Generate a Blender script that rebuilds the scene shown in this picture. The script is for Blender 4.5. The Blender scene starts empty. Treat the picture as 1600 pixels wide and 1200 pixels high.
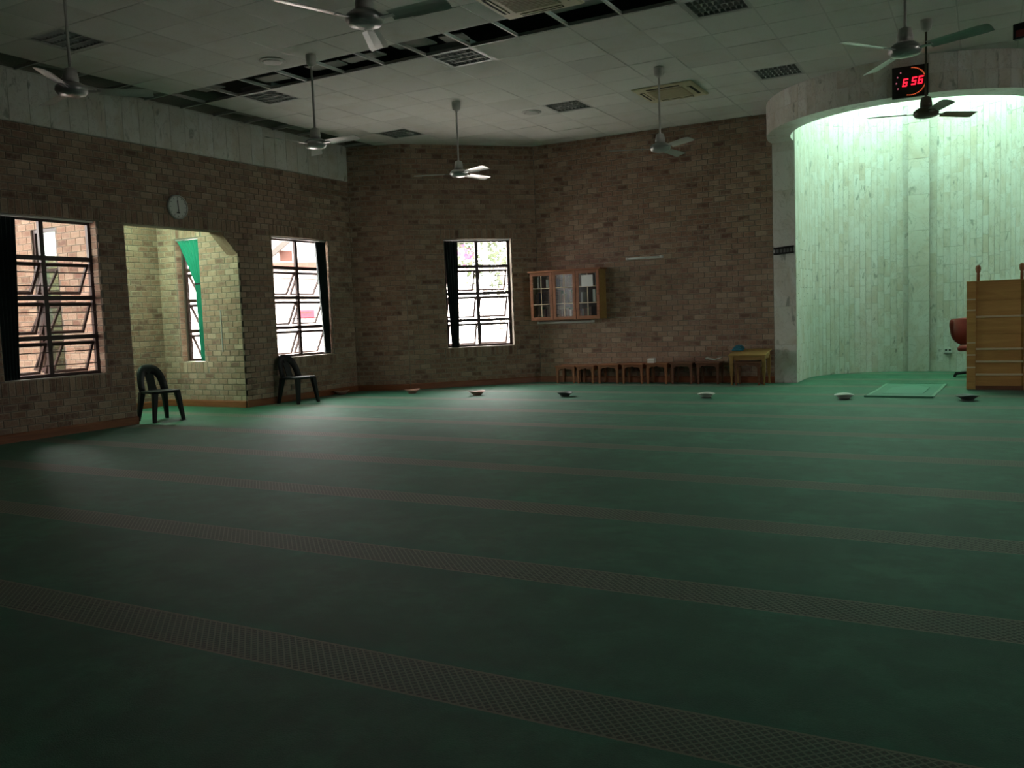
import bpy, math, random
from mathutils import Vector, Matrix
random.seed(7)
D = bpy.data
SC = bpy.context.scene
COL = SC.collection
PI = math.pi

# ------------------------------------------------------------------ camera
FPX, PITCH, ROLL, YAW, CAMZ = 1350.5, 0.0797, -0.0375, -0.5018, 1.25
_cp, _sp = math.cos(PITCH), math.sin(PITCH)
_fw = Vector((math.sin(YAW)*_cp, math.cos(YAW)*_cp, -_sp))
_r0 = Vector((math.cos(YAW), -math.sin(YAW), 0))
_u0 = _r0.cross(_fw)
_c, _s = math.cos(ROLL), math.sin(ROLL)
CR = _c*_r0 + _s*_u0
CU = -_s*_r0 + _c*_u0
CF = _fw
CAM = Vector((0, 0, CAMZ))
cam = D.cameras.new('camera'); cam.sensor_width = 36; cam.lens = FPX/1600*36
cam.clip_start = .05; cam.clip_end = 300
cobj = D.objects.new('camera', cam); COL.objects.link(cobj)
cobj.matrix_world = Matrix(((CR.x, CU.x, -CF.x, 0), (CR.y, CU.y, -CF.y, 0), (CR.z, CU.z, -CF.z, CAMZ), (0, 0, 0, 1)))
SC.camera = cobj

def ray(px, py):
    return CF + CR*((px-800)/FPX) - CU*((py-600)/FPX)
def on_z(px, py, z):
    d = ray(px, py); return CAM + d*((z-CAMZ)/d.z)
def on_y(px, py, y):
    d = ray(px, py); return CAM + d*(y/d.y)
def project(p):
    q = Vector(p)-CAM; w = q.dot(CF)
    if w < .1: return None
    return (800+FPX*q.dot(CR)/w, 600-FPX*q.dot(CU)/w)

# ------------------------------------------------------------------ world and exposure
SKY_STRENGTH = 25.0
w = D.worlds.new('overcast_sky'); SC.world = w; w.use_nodes = True
wn = w.node_tree.nodes; bg = wn['Background']
bg.inputs[0].default_value = (1.0, 0.94, 0.91, 1); bg.inputs[1].default_value = SKY_STRENGTH
vs = SC.view_settings
vs.view_transform = 'Standard'; vs.look = 'None'; vs.exposure = 0.18; vs.gamma = 1.0; vs.use_curve_mapping = False
NICHE_TUBE = 320.0      # emission strength of the fluorescent tubes
ALCOVE_TUBE = 500.0

# ------------------------------------------------------------------ material helpers
class NT:
    def __init__(s, name):
        s.m = D.materials.new(name); s.m.use_nodes = True
        s.t = s.m.node_tree; s.n = s.t.nodes; s.l = s.t.links
        s.p = s.n['Principled BSDF']
    def link(s, a, b): s.l.new(a, b)
    def put(s, sock, v):
        if hasattr(v, 'is_linked'): s.l.new(v, sock)
        elif isinstance(v, (tuple, list)) and len(v) == 3 and sock.type == 'RGBA': sock.default_value = (*v, 1)
        else: sock.default_value = v
    def math(s, op, a, b=None, c=None):
        n = s.n.new('ShaderNodeMath'); n.operation = op
        for i, v in enumerate((a, b, c)):
            if v is not None: s.put(n.inputs[i], v)
        return n.outputs[0]
    def coord(s, which='Object'):
        return s.n.new('ShaderNodeTexCoord').outputs[which]
    def geo(s, which): return s.n.new('ShaderNodeNewGeometry').outputs[which]
    def orand(s): return s.n.new('ShaderNodeObjectInfo').outputs['Random']
    def mapping(s, v, scale=(1, 1, 1), loc=None, rot=(0, 0, 0)):
        n = s.n.new('ShaderNodeMapping'); s.l.new(v, n.inputs[0])
        n.inputs['Scale'].default_value = scale; n.inputs['Rotation'].default_value = rot
        if loc is not None: s.put(n.inputs['Location'], loc)
        return n.outputs[0]
    def noise(s, v, scale, detail=3, rough=.55, dist=0, out=0):
        n = s.n.new('ShaderNodeTexNoise'); s.l.new(v, n.inputs['Vector'])
        n.inputs['Scale'].default_value = scale; n.inputs['Detail'].default_value = detail
        n.inputs['Roughness'].default_value = rough; n.inputs['Distortion'].default_value = dist
        return n.outputs[out]
    def ramp(s, f, stops, interp='LINEAR'):
        n = s.n.new('ShaderNodeValToRGB'); s.put(n.inputs[0], f); cr = n.color_ramp; cr.interpolation = interp
        while len(cr.elements) < len(stops): cr.elements.new(.5)
        for e, (p, c) in zip(cr.elements, stops):
            e.position = p; e.color = (*c, 1) if len(c) == 3 else c
        return n.outputs[0]
    def mix(s, f, a, b, mode='MIX'):
        n = s.n.new('ShaderNodeMix'); n.data_type = 'RGBA'; n.blend_type = mode
        s.put(n.inputs[0], f); s.put(n.inputs[6], a); s.put(n.inputs[7], b)
        return n.outputs[2]
    def sep(s, v):
        n = s.n.new('ShaderNodeSeparateXYZ'); s.l.new(v, n.inputs[0]); return n.outputs
    def comb(s, x, y, z):
        n = s.n.new('ShaderNodeCombineXYZ')
        for i, v in enumerate((x, y, z)): s.put(n.inputs[i], v)
        return n.outputs[0]
    def bump(s, h, strength=.3, dist=.01):
        n = s.n.new('ShaderNodeBump'); s.l.new(h, n.inputs['Height'])
        n.inputs['Strength'].default_value = strength; n.inputs['Distance'].default_value = dist
        s.l.new(n.outputs[0], s.p.inputs['Normal'])
    def set(s, **k):
        names = dict(col='Base Color', rough='Roughness', metal='Metallic', spec='Specular IOR Level', sheen='Sheen Weight',
                     sheenr='Sheen Roughness', sheent='Sheen Tint', emis='Emission Color', es='Emission Strength', coat='Coat Weight', coatr='Coat Roughness')
        for a, v in k.items(): s.put(s.p.inputs[names[a]], v)
        return s.m

def flat(name, col, rough=.6, metal=0, spec=.5, var=.12, scale=25, coat=0):
    t = NT(name)
    n = t.noise(t.coord(), scale, 3)
    c = t.mix(n, tuple(x*(1-var) for x in col), tuple(min(1, x*(1+var)) for x in col))
    return t.set(col=c, rough=rough, metal=metal, spec=spec, coat=coat)

def mat_brick():
    t = NT('brick')
    r = t.math('FRACT', t.math('ADD', t.orand(), t.geo('Random Per Island')))
    face = t.ramp(r, [(0, (.15, .080, .060)), (.18, (.24, .138, .098)), (.4, (.33, .212, .152)), (.62, (.26, .142, .100)), (.82, (.42, .30, .22)), (1, (.20, .115, .09))])
    rim = t.mix(r, (.40, .285, .21), (.50, .39, .30))
    pos = t.geo('Position')
    n1 = t.noise(pos, 11, 4, .65); n2 = t.noise(pos, 60, 3, .6)
    at = t.n.new('ShaderNodeAttribute'); at.attribute_name = 'arris'
    k = t.math('MULTIPLY', t.math('POWER', at.outputs['Fac'], 1.3), t.math('ADD', .38, t.math('MULTIPLY', n1, .7)))
    c = t.mix(k, face, rim)
    c = t.mix(t.ramp(n1, [(.45, (0, 0, 0)), (.75, (.6, .6, .6))]), c, (.45, .345, .255))
    c = t.mix(t.ramp(n2, [(.3, (.4, .4, .4)), (.5, (0, 0, 0))]), c, (.12, .065, .048))
    t.bump(n2, .5, .006)
    return t.set(col=c, rough=.85, spec=.25)

def mat_mortar():
    t = NT('mortar')
    n = t.noise(t.geo('Position'), 45, 4)
    return t.set(col=t.mix(n, (.17, .145, .12), (.27, .235, .20)), rough=.95, spec=.15)

def mat_marble():
    t = NT('marble_tile')
    r = t.math('FRACT', t.math('ADD', t.orand(), t.geo('Random Per Island')))
    pos = t.geo('Position')
    off = t.comb(t.math('MULTIPLY', r, 37.), t.math('MULTIPLY', r, 11.), t.math('MULTIPLY', r, 23.))
    v = t.n.new('ShaderNodeVectorMath'); v.operation = 'ADD'; t.l.new(pos, v.inputs[0]); t.l.new(off, v.inputs[1]); p = v.outputs[0]
    ps = t.mapping(p, (1.0, 1.0, .7), rot=(.3, .2, 0))
    n1 = t.noise(ps, 2.4, 5, .62, 1.2)
    n2 = t.noise(ps, 3.2, 5, .6, 2.4)
    base = t.ramp(r, [(0, (.69, .655, .61)), (.3, (.73, .71, .68)), (.55, (.77, .76, .74)), (.8, (.72, .69, .645)), (.93, (.74, .72, .69)), (1, (.63, .57, .50))])
    c = t.mix(t.ramp(n1, [(.45, (0, 0, 0)), (.70, (.75, .75, .75))]), base, (.56, .48, .39))
    vein = t.math('ABSOLUTE', t.math('SUBTRACT', n2, .5))
    c = t.mix(t.ramp(vein, [(0, (.45, .45, .45)), (.016, (0, 0, 0))]), c, (.33, .31, .27))
    fl = t.noise(t.mapping(p, (1.0, 1.0, .45), rot=(.5, .25, .2)), 7.0, 3, .6, .6)
    c = t.mix(t.ramp(fl, [(.62, (0, 0, 0)), (.71, (.75, .75, .75))]), c, (.24, .24, .21))
    return t.set(col=c, rough=.32, spec=.4)

def mat_carpet():
    t = NT('carpet')
    x, y, z = t.sep(t.geo('Position'))[:3]
    pos = t.geo('Position')
    n1 = t.noise(pos, 1.6, 5, .6); n2 = t.noise(pos, 170, 3, .7); n3 = t.noise(pos, 6, 4, .7)
    green = t.mix(t.ramp(n1, [(.36, (0, 0, 0)), (.64, (1, 1, 1))]), (.012, .115, .060), (.033, .200, .112))
    green = t.mix(t.ramp(n3, [(.42, (0, 0, 0)), (.6, (.7, .7, .7))]), green, (.014, .102, .056))
    # patterned band of the prayer rows
    ph = t.math('MODULO', t.math('ADD', t.math('SUBTRACT', y, 2.264), 125.3), 1.253)   # 0 at the near edge of a band
    inband = t.math('LESS_THAN', ph, .262)
    k = 1/.034
    a = t.math('FRACT', t.math('MULTIPLY', t.math('ADD', x, t.math('MULTIPLY', ph, 1.0)), k))
    b = t.math('FRACT', t.math('MULTIPLY', t.math('SUBTRACT', x, t.math('MULTIPLY', ph, 1.0)), k))
    la = t.math('LESS_THAN', t.math('ABSOLUTE', t.math('SUBTRACT', a, .5)), .13)
    lb = t.math('LESS_THAN', t.math('ABSOLUTE', t.math('SUBTRACT', b, .5)), .13)
    lat = t.math('MAXIMUM', la, lb)
    dot = t.math('MULTIPLY', t.math('LESS_THAN', t.math('ABSOLUTE', t.math('SUBTRACT', t.math('FRACT', t.math('ADD', a, .5)), .5)), .2),
                 t.math('LESS_THAN', t.math('ABSOLUTE', t.math('SUBTRACT', t.math('FRACT', t.math('ADD', b, .5)), .5)), .2))
    band = t.mix(lat, (.045, .085, .054), (.20, .215, .150))
    band = t.mix(dot, band, (.07, .06, .04))
    edge = t.math('GREATER_THAN', t.math('ABSOLUTE', t.math('SUBTRACT', ph, .131)), .121)
    band = t.mix(edge, band, (.21, .22, .155))
    c = t.mix(inband, green, band)
    c = t.mix(t.math('MULTIPLY', n2, .35), c, (.012, .05, .03))
    t.bump(n2, .6, .006)
    return t.set(col=c, rough=.64, spec=.33, sheen=.08, sheenr=.4, sheent=(.75, .85, .8))

def mat_tile():
    t = NT('ceiling_tile')
    pos = t.geo('Position')
    r = t.math('FRACT', t.math('ADD', t.orand(), t.geo('Random Per Island')))
    n = t.noise(pos, 120, 2, .6); n2 = t.noise(pos, 2.5, 4, .6)
    c = t.mix(r, (.60, .60, .575), (.70, .70, .675))
    c = t.mix(t.ramp(n2, [(.5, (0, 0, 0)), (.75, (.35, .35, .35))]), c, (.52, .47, .38))
    c = t.mix(t.ramp(n, [(.3, (.3, .3, .3)), (.42, (0, 0, 0))]), c, (.3, .3, .29))
    t.bump(n, .25, .004)
    return t.set(col=c, rough=.9, spec=.2)

def mat_wood(name, c1, c2, scale=1, rough=.45, axis=0):
    t = NT(name)
    sc = [14, 14, 14]; sc[axis] = 1.2
    v = t.mapping(t.coord(), tuple(q*scale for q in sc))
    n = t.noise(v, 1.6, 5, .6, 1.0)
    w2 = t.noise(t.mapping(t.coord(), tuple(q*scale*5 for q in sc)), 2, 2)
    c = t.mix(t.ramp(n, [(.3, (0, 0, 0)), (.7, (1, 1, 1))]), c1, c2)
    c = t.mix(t.math('MULTIPLY', w2, .3), c, tuple(q*.5 for q in c1))
    return t.set(col=c, rough=rough, spec=.45)

def mat_glass(name='window_glass', f0=.035, rough=.02):
    t = NT(name); t.n.remove(t.p)
    tr = t.n.new('ShaderNodeBsdfTransparent'); tr.inputs[0].default_value = (.93, .95, .94, 1)
    gl = t.n.new('ShaderNodeBsdfGlossy'); gl.inputs['Roughness'].default_value = rough
    lw = t.n.new('ShaderNodeLayerWeight'); lw.inputs[0].default_value = .5
    fr = t.math('ADD', f0, t.math('MULTIPLY', .9, t.math('POWER', lw.outputs['Facing'], 5.0)))
    mx = t.n.new('ShaderNodeMixShader')
    t.l.new(fr, mx.inputs[0]); t.l.new(tr.outputs[0], mx.inputs[1]); t.l.new(gl.outputs[0], mx.inputs[2])
    t.l.new(mx.outputs[0], t.n['Material Output'].inputs[0])
    return t.m

def mat_emit(name, col, strength, base=(.8, .8, .8)):
    t = NT(name); return t.set(col=base, emis=col, es=strength, rough=.5)

def mat_foliage(name, c1, c2):
    t = NT(name)
    r = t.geo('Random Per Island')
    return t.set(col=t.mix(r, c1, c2), rough=.6)

def mat_fabric(name, c1, c2, scale=120):
    t = NT(name)
    n = t.noise(t.coord(), scale, 2); n2 = t.noise(t.coord(), 4, 3)
    c = t.mix(t.math('MULTIPLY', t.math('ADD', n, n2), .5), c1, c2)
    t.bump(n, .2, .003)
    return t.set(col=c, rough=.85, spec=.2, sheen=.2)

M = dict(
    brick=mat_brick(), mortar=mat_mortar(), marble=mat_marble(), carpet=mat_carpet(), tile=mat_tile(), glass=mat_glass(),
    grout=flat('grout', (.60, .58, .53), .9),
    loose=flat('dusty_tile_back', (.30, .29, .27), .9),
    tee=flat('painted_steel_tee', (.50, .50, .48), .5),
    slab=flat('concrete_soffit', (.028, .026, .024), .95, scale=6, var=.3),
    render=flat('plaster', (.55, .53, .48), .9, scale=5),
    skirt=mat_wood('varnished_skirting', (.21, .062, .026), (.33, .115, .045), .7),
    frame=flat('brown_window_steel', (.040, .017, .014), .45),
    bar=flat('burglar_bar_paint', (.05, .03, .028), .5),
    sill=flat('sill_tile', (.36, .30, .24), .5),
    curtain_dark=mat_fabric('dark_curtain', (.008, .016, .016), (.016, .03, .028)),
    curtain_green=mat_fabric('green_curtain', (.008, .16, .10), (.016, .27, .17)),
    rail=flat('rail_metal', (.45, .45, .45), .35, .6),
    fan=flat('fan_white_enamel', (.62, .62, .60), .22, 0, .6, .05),
    fan_hub=flat('fan_grey_metal', (.42, .42, .42), .3, .35),
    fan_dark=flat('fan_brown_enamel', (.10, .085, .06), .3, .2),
    fan_cup=flat('fan_cup_plastic', (.52, .51, .49), .5),
    louvre=flat('louvre_metal', (.42, .43, .42), .5, .2),
    louvre_in=flat('fitting_inside', (.26, .27, .265), .7),
    cassette=flat('cream_plastic', (.60, .53, .36), .5),
    slot=flat('dark_slot', (.035, .03, .022), .8),
    grille=flat('cassette_grille', (.42, .33, .21), .6),
    speaker=flat('speaker_grille', (.47, .47, .46), .6),
    plastic=flat('black_plastic', (.004, .0045, .005), .45, 0, .25),
    wood=mat_wood('red_brown_wood', (.22, .075, .028), (.36, .14, .055)),
    wood_gold=mat_wood('golden_wood', (.34, .20, .065), (.47, .30, .10)),
    wood_dark=mat_wood('dark_wood', (.13, .055, .03), (.22, .095, .05)),
    mimbar=mat_wood('oak_boards', (.46, .235, .075), (.64, .37, .13), .6),
    ledge=mat_wood('pale_ledge', (.66, .52, .34), (.78, .64, .44), .6),
    cab_in=flat('cabinet_inside', (.07, .04, .025), .8),
    cglass=mat_glass('cupboard_glass', .012, .12),
    white=flat('white_paint', (.70, .70, .68), .5, var=.05),
    paper=flat('white_paper', (.72, .72, .70), .8, var=.06),
    black=flat('black_board', (.012, .010, .010), .4),
    red_led=mat_emit('red_led', (1, .01, .03), 2.2, (.2, .01, .01)),
    orange_led=mat_emit('orange_led', (1, .16, .05), .55, (.2, .05, .01)),
    pink_led=mat_emit('pink_led', (1, .25, .35), .35, (.2, .05, .05)),
    tube_green=mat_emit('niche_tube', (.56, 1.0, .75), NICHE_TUBE),
    tube_warm=mat_emit('alcove_tube', (.62, 1.0, .70), ALCOVE_TUBE),
    tube_off=flat('unlit_tube', (.66, .68, .66), .3, var=.03),
    maroon=mat_fabric('maroon_upholstery', (.17, .018, .016), (.26, .035, .028), 90),
    mat=mat_fabric('green_prayer_mat', (.014, .18, .10), (.03, .25, .15), 60),
    mat_trim=mat_fabric('mat_trim', (.09, .28, .18), (.13, .34, .23), 60),
    mat_arch=mat_fabric('mat_arch', (.03, .22, .135), (.05, .28, .18), 60),
    dish_pink=flat('pink_dish', (.46, .24, .19), .5), dish_white=flat('white_dish', (.62, .62, .57), .5), dish_grey=flat('grey_dish', (.07, .08, .075), .5),
    dish_base=flat('dish_base', (.05, .05, .04), .6), dish_base_red=flat('dish_base_red', (.20, .06, .045), .6),
    ground=flat('pale_paving', (.62, .58, .55), .9, scale=2),
    house_wall=flat('white_house_wall', (.74, .70, .66), .9, scale=2),
    roof=flat('red_roof_sheet', (.075, .022, .012), .7, scale=3),
    fascia=flat('brown_fascia', (.035, .028, .022), .6),
    red_paint=flat('red_paint', (.42, .03, .05), .4),
    leaf=mat_foliage('tree_leaf', (.020, .032, .012), (.055, .075, .026)),
    blossom=mat_foliage('pink_blossom', (.12, .030, .075), (.20, .06, .13)),
    bark=flat('bark', (.42, .38, .34), .9),
    teal=flat('teal_cloth', (.02, .16, .22), .8), green_book=flat('green_cover', (.03, .17, .06), .6), red_book=flat('red_cover', (.22, .03, .025), .6),
    blue_book=flat('blue_cover', (.04, .06, .16), .6), cream_book=flat('cream_cover', (.5, .46, .36), .7),
    conduit=flat('conduit_plastic', (.46, .45, .42), .5),
    skyglass=flat('plain_glass_frame', (.3, .3, .3), .5),
)

# ------------------------------------------------------------------ mesh helpers
class MB:
    def __init__(s): s.v = []; s.f = []
    def add(s, vs, fs):
        o = len(s.v); s.v += [tuple(q) for q in vs]; s.f += [tuple(i+o for i in f) for f in fs]; return s
    def box(s, lo, hi, mat=None):
        (a, b, c), (d, e, f) = lo, hi
        vs = [(a, b, c), (d, b, c), (d, e, c), (a, e, c), (a, b, f), (d, b, f), (d, e, f), (a, e, f)]
        if mat: vs = [mat @ Vector(q) for q in vs]
        return s.add(vs, [(0, 3, 2, 1), (4, 5, 6, 7), (0, 1, 5, 4), (1, 2, 6, 5), (2, 3, 7, 6), (3, 0, 4, 7)])
    def cbox(s, c, d, mat=None):
        return s.box([c[i]-d[i]/2 for i in range(3)], [c[i]+d[i]/2 for i in range(3)], mat)
    def ring(s, loops, close=True, caps=True):
        """loft through a list of equally long closed loops"""
        n = len(loops[0]); vs = [p for l in loops for p in l]; fs = []
        for k in range(len(loops)-1):
            for i in range(n):
                j = (i+1) % n
                fs.append((k*n+i, k*n+j, (k+1)*n+j, (k+1)*n+i))
        if caps: fs += [tuple(range(n))[::-1], tuple((len(loops)-1)*n+i for i in range(n))]
        return s.add(vs, fs)
    def lathe(s, prof, n=20, c=(0, 0, 0), caps=True):
        return s.ring([[(c[0]+r*math.cos(2*PI*i/n), c[1]+r*math.sin(2*PI*i/n), c[2]+z) for i in range(n)] for r, z in prof], caps=caps)
    def tube(s, pts, r, n=8, caps=True):
        pts = [Vector(p) for p in pts]; loops = []
        for i, p in enumerate(pts):
            d = (pts[min(i+1, len(pts)-1)]-pts[max(i-1, 0)]).normalized()
            a = d.cross(Vector((0, 0, 1)))
            if a.length < 1e-3: a = Vector((1, 0, 0))
            a.normalize(); b = d.cross(a)
            rr = r[i] if isinstance(r, (list, tuple)) else r
            loops.append([p + a*rr*math.cos(2*PI*k/n) + b*rr*math.sin(2*PI*k/n) for k in range(n)])
        return s.ring(loops, caps=caps)
    def prism(s, poly, y0, y1):
        """poly in (x,z), extruded along y"""
        n = len(poly)
        return s.add([(x, y0, z) for x, z in poly]+[(x, y1, z) for x, z in poly],
                     [tuple(range(n)), tuple(n+i for i in range(n))[::-1]]+[(i, n+i, n+(i+1) % n, (i+1) % n) for i in range(n)])
    def prismz(s, poly, z0, z1):
        n = len(poly)
        return s.add([(x, y, z0) for x, y in poly]+[(x, y, z1) for x, y in poly],
                     [tuple(range(n))[::-1], tuple(n+i for i in range(n))]+[(i, (i+1) % n, n+(i+1) % n, n+i) for i in range(n)])
    def mesh(s, name, mat, smooth=False):
        me = D.meshes.new(name); me.from_pydata(s.v, [], s.f); me.update()
        if smooth: me.polygons.foreach_set('use_smooth', [True]*len(me.polygons))
        me.materials.append(mat); return me
    def build(s, name, mat, parent=None, smooth=False, bevel=0, loc=None, rot=None):
        return link(name, s.mesh(name, mat, smooth), parent, bevel, loc, rot)

def link(name, me, parent=None, bevel=0, loc=None, rot=None):
    o = D.objects.new(name, me); COL.objects.link(o); o.parent = parent
    if loc is not None: o.location = loc
    if rot is not None: o.rotation_euler = rot
    if bevel:
        b = o.modifiers.new('bevel', 'BEVEL'); b.width = bevel; b.segments = 2; b.limit_method = 'ANGLE'
    return o
def empty(name, loc=(0, 0, 0), rz=0):
    o = D.objects.new(name, None); COL.objects.link(o); o.location = loc; o.rotation_euler = (0, 0, rz); o.empty_display_size = .1
    return o
def tag(o, label=None, cat=None, group=None, kind=None):
    if label: o['label'] = label
    if cat: o['category'] = cat
    if group: o['group'] = group
    if kind: o['kind'] = kind
    return o
def struct(o, label=None, cat=None): return tag(o, label, cat, kind='structure')
def copy_tree(o, parent=None):
    c = o.copy(); COL.objects.link(c); c.parent = parent
    for ch in list(o.children): copy_tree(ch, c)
    return c

# ------------------------------------------------------------------ room dimensions (metres)
CZ = 4.27                              # ceiling
SLAB = 5.0                             # concrete soffit above the tiles
XL = -9.82
C1, C2, C3, C4 = (XL, 12.16), (-8.90, 12.50), (-7.19, 14.22), (-2.97, 14.26)
AX0, AY0, AY1, AH = -11.56, 7.46, 9.52, 3.3   # alcove back, near side, far side, ceiling
NTOP = 5.8
NX, NY, NR = -.94, 15.0, 1.69          # prayer niche: half circle with straight cheeks
BX, BY, BR0, BR1, BZ = -.94, 14.17, 2.04, 1.70, 3.80   # hanging bulkhead
XR, YB = 7.94, -4.0
COURSE, BLEN, JOINT = .0875, .187, .009

floor_poly = [(XL-.3, YB-.3), (XR+.3, YB-.3), (XR+.3, 12.4), (5.4, 14.6), (1.4, 14.6), (1.4, 17.2), (-3.3, 17.2), (-3.3, 14.6), (-7.3, 14.6), (-9.2, 12.9), (XL-.25, 12.5), (XL-.25, AY1+.2), (AX0-.2, AY1+.2), (AX0-.2, AY0-.2), (XL-.25, AY0-.2)]
struct(MB().prismz(floor_poly, -.15, 0).build('floor', M['carpet']), 'green prayer hall carpet with patterned row bands', 'carpet floor')

# ------------------------------------------------------------------ brick walls
_bm = {}
EDGE = [1.]*12+[0.]*4                  # pale arris, darker face
def edge_attr(me, n):
    a = me.attributes.new('arris', 'FLOAT', 'POINT'); a.data.foreach_set('value', EDGE*n)
def brick_mesh(w, h):
    k = (round(w, 3), round(h, 3))
    if k not in _bm:
        mb = MB(); c = .004; d = .009
        def rect(i, y): return [(i, y, i), (w-i, y, i), (w-i, y, h-i), (i, y, h-i)]
        e = min(.019, w*.35, h*.35)
        mb.ring([rect(0, -.004), rect(0, d-c), rect(c, d), rect(e, d)], caps=False)
        mb.f.append((12, 13, 14, 15))
        mb.f = [f[::-1] for f in mb.f]
        _bm[k] = me = mb.mesh('brick', M['brick'])
        edge_attr(me, 1)
    return _bm[k]

def clip_intervals(L, z0, z1, holes):
    iv = [(0, L)]
    zm = (z0+z1)/2
    for h in holes:
        if h[2] <= zm <= h[3]:
            s0, s1 = h[0], h[1]
            if len(h) > 4:                    # (slanted far corner) h[4](z) gives a narrower span
                s0, s1 = h[4](zm)
            out = []
            for a, b in iv:
                if s1 <= a or s0 >= b: out.append((a, b)); continue
                if s0 > a: out.append((a, s0))
                if s1 < b: out.append((s1, b))
            iv = out
    return iv

def wall(name, A, B, z1=SLAB, brick_top=CZ, holes=(), soldiers=(), thick=.22, label=None, individual=300, reveals=(), solid=None, brick_range=None):
    """wall whose local x runs A->B, local y points into the room"""
    A = Vector((*A, 0)); B = Vector((*B, 0)); u = (B-A); L = u.length; rz = math.atan2(u.y, u.x)
    ss = sorted({0, L, *[h[0] for h in holes], *[h[1] for h in holes]}); zs = sorted({0, z1, *[h[2] for h in holes], *[h[3] for h in holes]})
    mb = MB()
    for a, b in zip(ss, ss[1:]):
        for c, d in zip(zs, zs[1:]):
            if any(h[0] <= (a+b)/2 <= h[1] and h[2] <= (c+d)/2 <= h[3] for h in holes): continue
            mb.box((a, -thick, c), (b, 0, d))
    o = mb.build(name, M['mortar'], loc=A, rot=(0, 0, rz))
    struct(o, label, 'wall')
    mw = Matrix.Translation(A) @ Matrix.Rotation(rz, 4, 'Z')
    rects = []                                            # (x, z, w, h, local matrix or None)
    rs = brick_range or (0, L)
    allh = list(holes)+[(s[0], s[1], s[2], s[3]) for s in soldiers]
    ci = 0
    z = 0
    while z < brick_top-.02:
        h = min(COURSE, brick_top-z)
        for a, b in clip_intervals(L, z, z+h, allh):
            a = max(a, rs[0]); b = min(b, rs[1])
            if b-a < .03: continue
            x = -(BLEN/2 if ci % 2 else 0)
            while x < b:
                xa, xb = max(x, a), min(x+BLEN, b)
                if xb-xa > .035: rects.append((xa+JOINT/2, z+JOINT/2, xb-xa-JOINT, h-JOINT, None))
                x += BLEN
        z += h; ci += 1
    for s0, s1, z0, zz, in soldiers:
        n = max(1, round((s1-s0)/.085)); st = (s1-s0)/n
        for i in range(n): rects.append((s0+i*st+JOINT/2, z0+JOINT/2, st-JOINT, zz-z0-JOINT, None))
    for s, z0, zz, side in reveals:                       # bricks on a jamb: side=+1 faces +x, -1 faces -x
        z = z0; k = 0
        while z < zz-.02:
            lm = Matrix.Translation((s, -.005, 0)) @ Matrix.Rotation(-PI/2*side, 4, 'Z')
            if side > 0: rects.append((.002, z+JOINT/2, .11, COURSE-JOINT, lm))
            else: rects.append((-.112, z+JOINT/2, .11, COURSE-JOINT, lm))
            z += COURSE; k += 1
    scored = []
    for r in rects:
        x, z, w_, h_, lm = r
        m = mw @ lm if lm else mw
        p0 = project(m @ Vector((x, 0, z+h_/2))); p1 = project(m @ Vector((x+w_, 0, z+h_/2)))
        sc = -1
        if p0 and p1 and -20 < p0[0] < 1620 and -20 < p0[1] < 1220: sc = math.dist(p0, p1)*h_/(project(m @ Vector((x, 0, z+h_/2))) and (m @ Vector((x, 0, z))-CAM).length)
        scored.append((sc, r))
    scored.sort(key=lambda q: -q[0])
    field = MB()
    for i, (sc, (x, z, w_, h_, lm)) in enumerate(scored):
        m = Matrix.Translation((x, 0, z)); m = (lm @ m) if lm else m
        me = brick_mesh(w_, h_)
        if i < individual and sc > 0:
            b = D.objects.new('brick', me); COL.objects.link(b); b.parent = o; b.matrix_local = m
        else:
            field.add([m @ v.co for v in me.vertices], [tuple(p.vertices) for p in me.polygons])
    if field.v:
        fo = tag(field.build('brick_field', M['brick'], o), kind='stuff'); edge_attr(fo.data, len(field.v)//16)
    return o

def skirting(name, A, B, s0=0, s1=None, parent=None, lab=None):
    A = Vector((*A, 0)); B = Vector((*B, 0)); u = B-A; L = u.length if s1 is None else s1
    mb = MB(); pr = [(0, 0), (.022, 0), (.022, .085), (.014, .10), (0, .105)]
    n = len(pr)
    mb.add([(s0, y+.008, z) for y, z in pr]+[(L, y+.008, z) for y, z in pr], [tuple(range(n))[::-1], tuple(n+i for i in range(n))]+[(i, n+i, n+(i+1) % n, (i+1) % n)[::-1] for i in range(n)])
    o = mb.build(name, M['skirt'], loc=A, rot=(0, 0, math.atan2(u.y, u.x)))
    return struct(o, lab, 'baseboard')

WZ0, WZ1 = .70, 2.625
SOL = .175
W1 = (4.98, 6.30); W2 = (.58, 1.92); OP = (2.64, 4.58); W3 = (.485, 1.72); W4 = (.83, 1.36)
def op_slant(z):
    # the far top corner of the alcove opening is corbelled
    d = max(0, (z-2.30)/(WZ1-2.30))*.33
    return (OP[0]+d, OP[1])
def win_hole(w_): return (w_[0], w_[1], WZ0, WZ1)
def win_sold(w_): return [(w_[0]-.05, w_[1]+.05, WZ1, WZ1+SOL), (w_[0]-.05, w_[1]+.05, WZ0-SOL, WZ0)]

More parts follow.
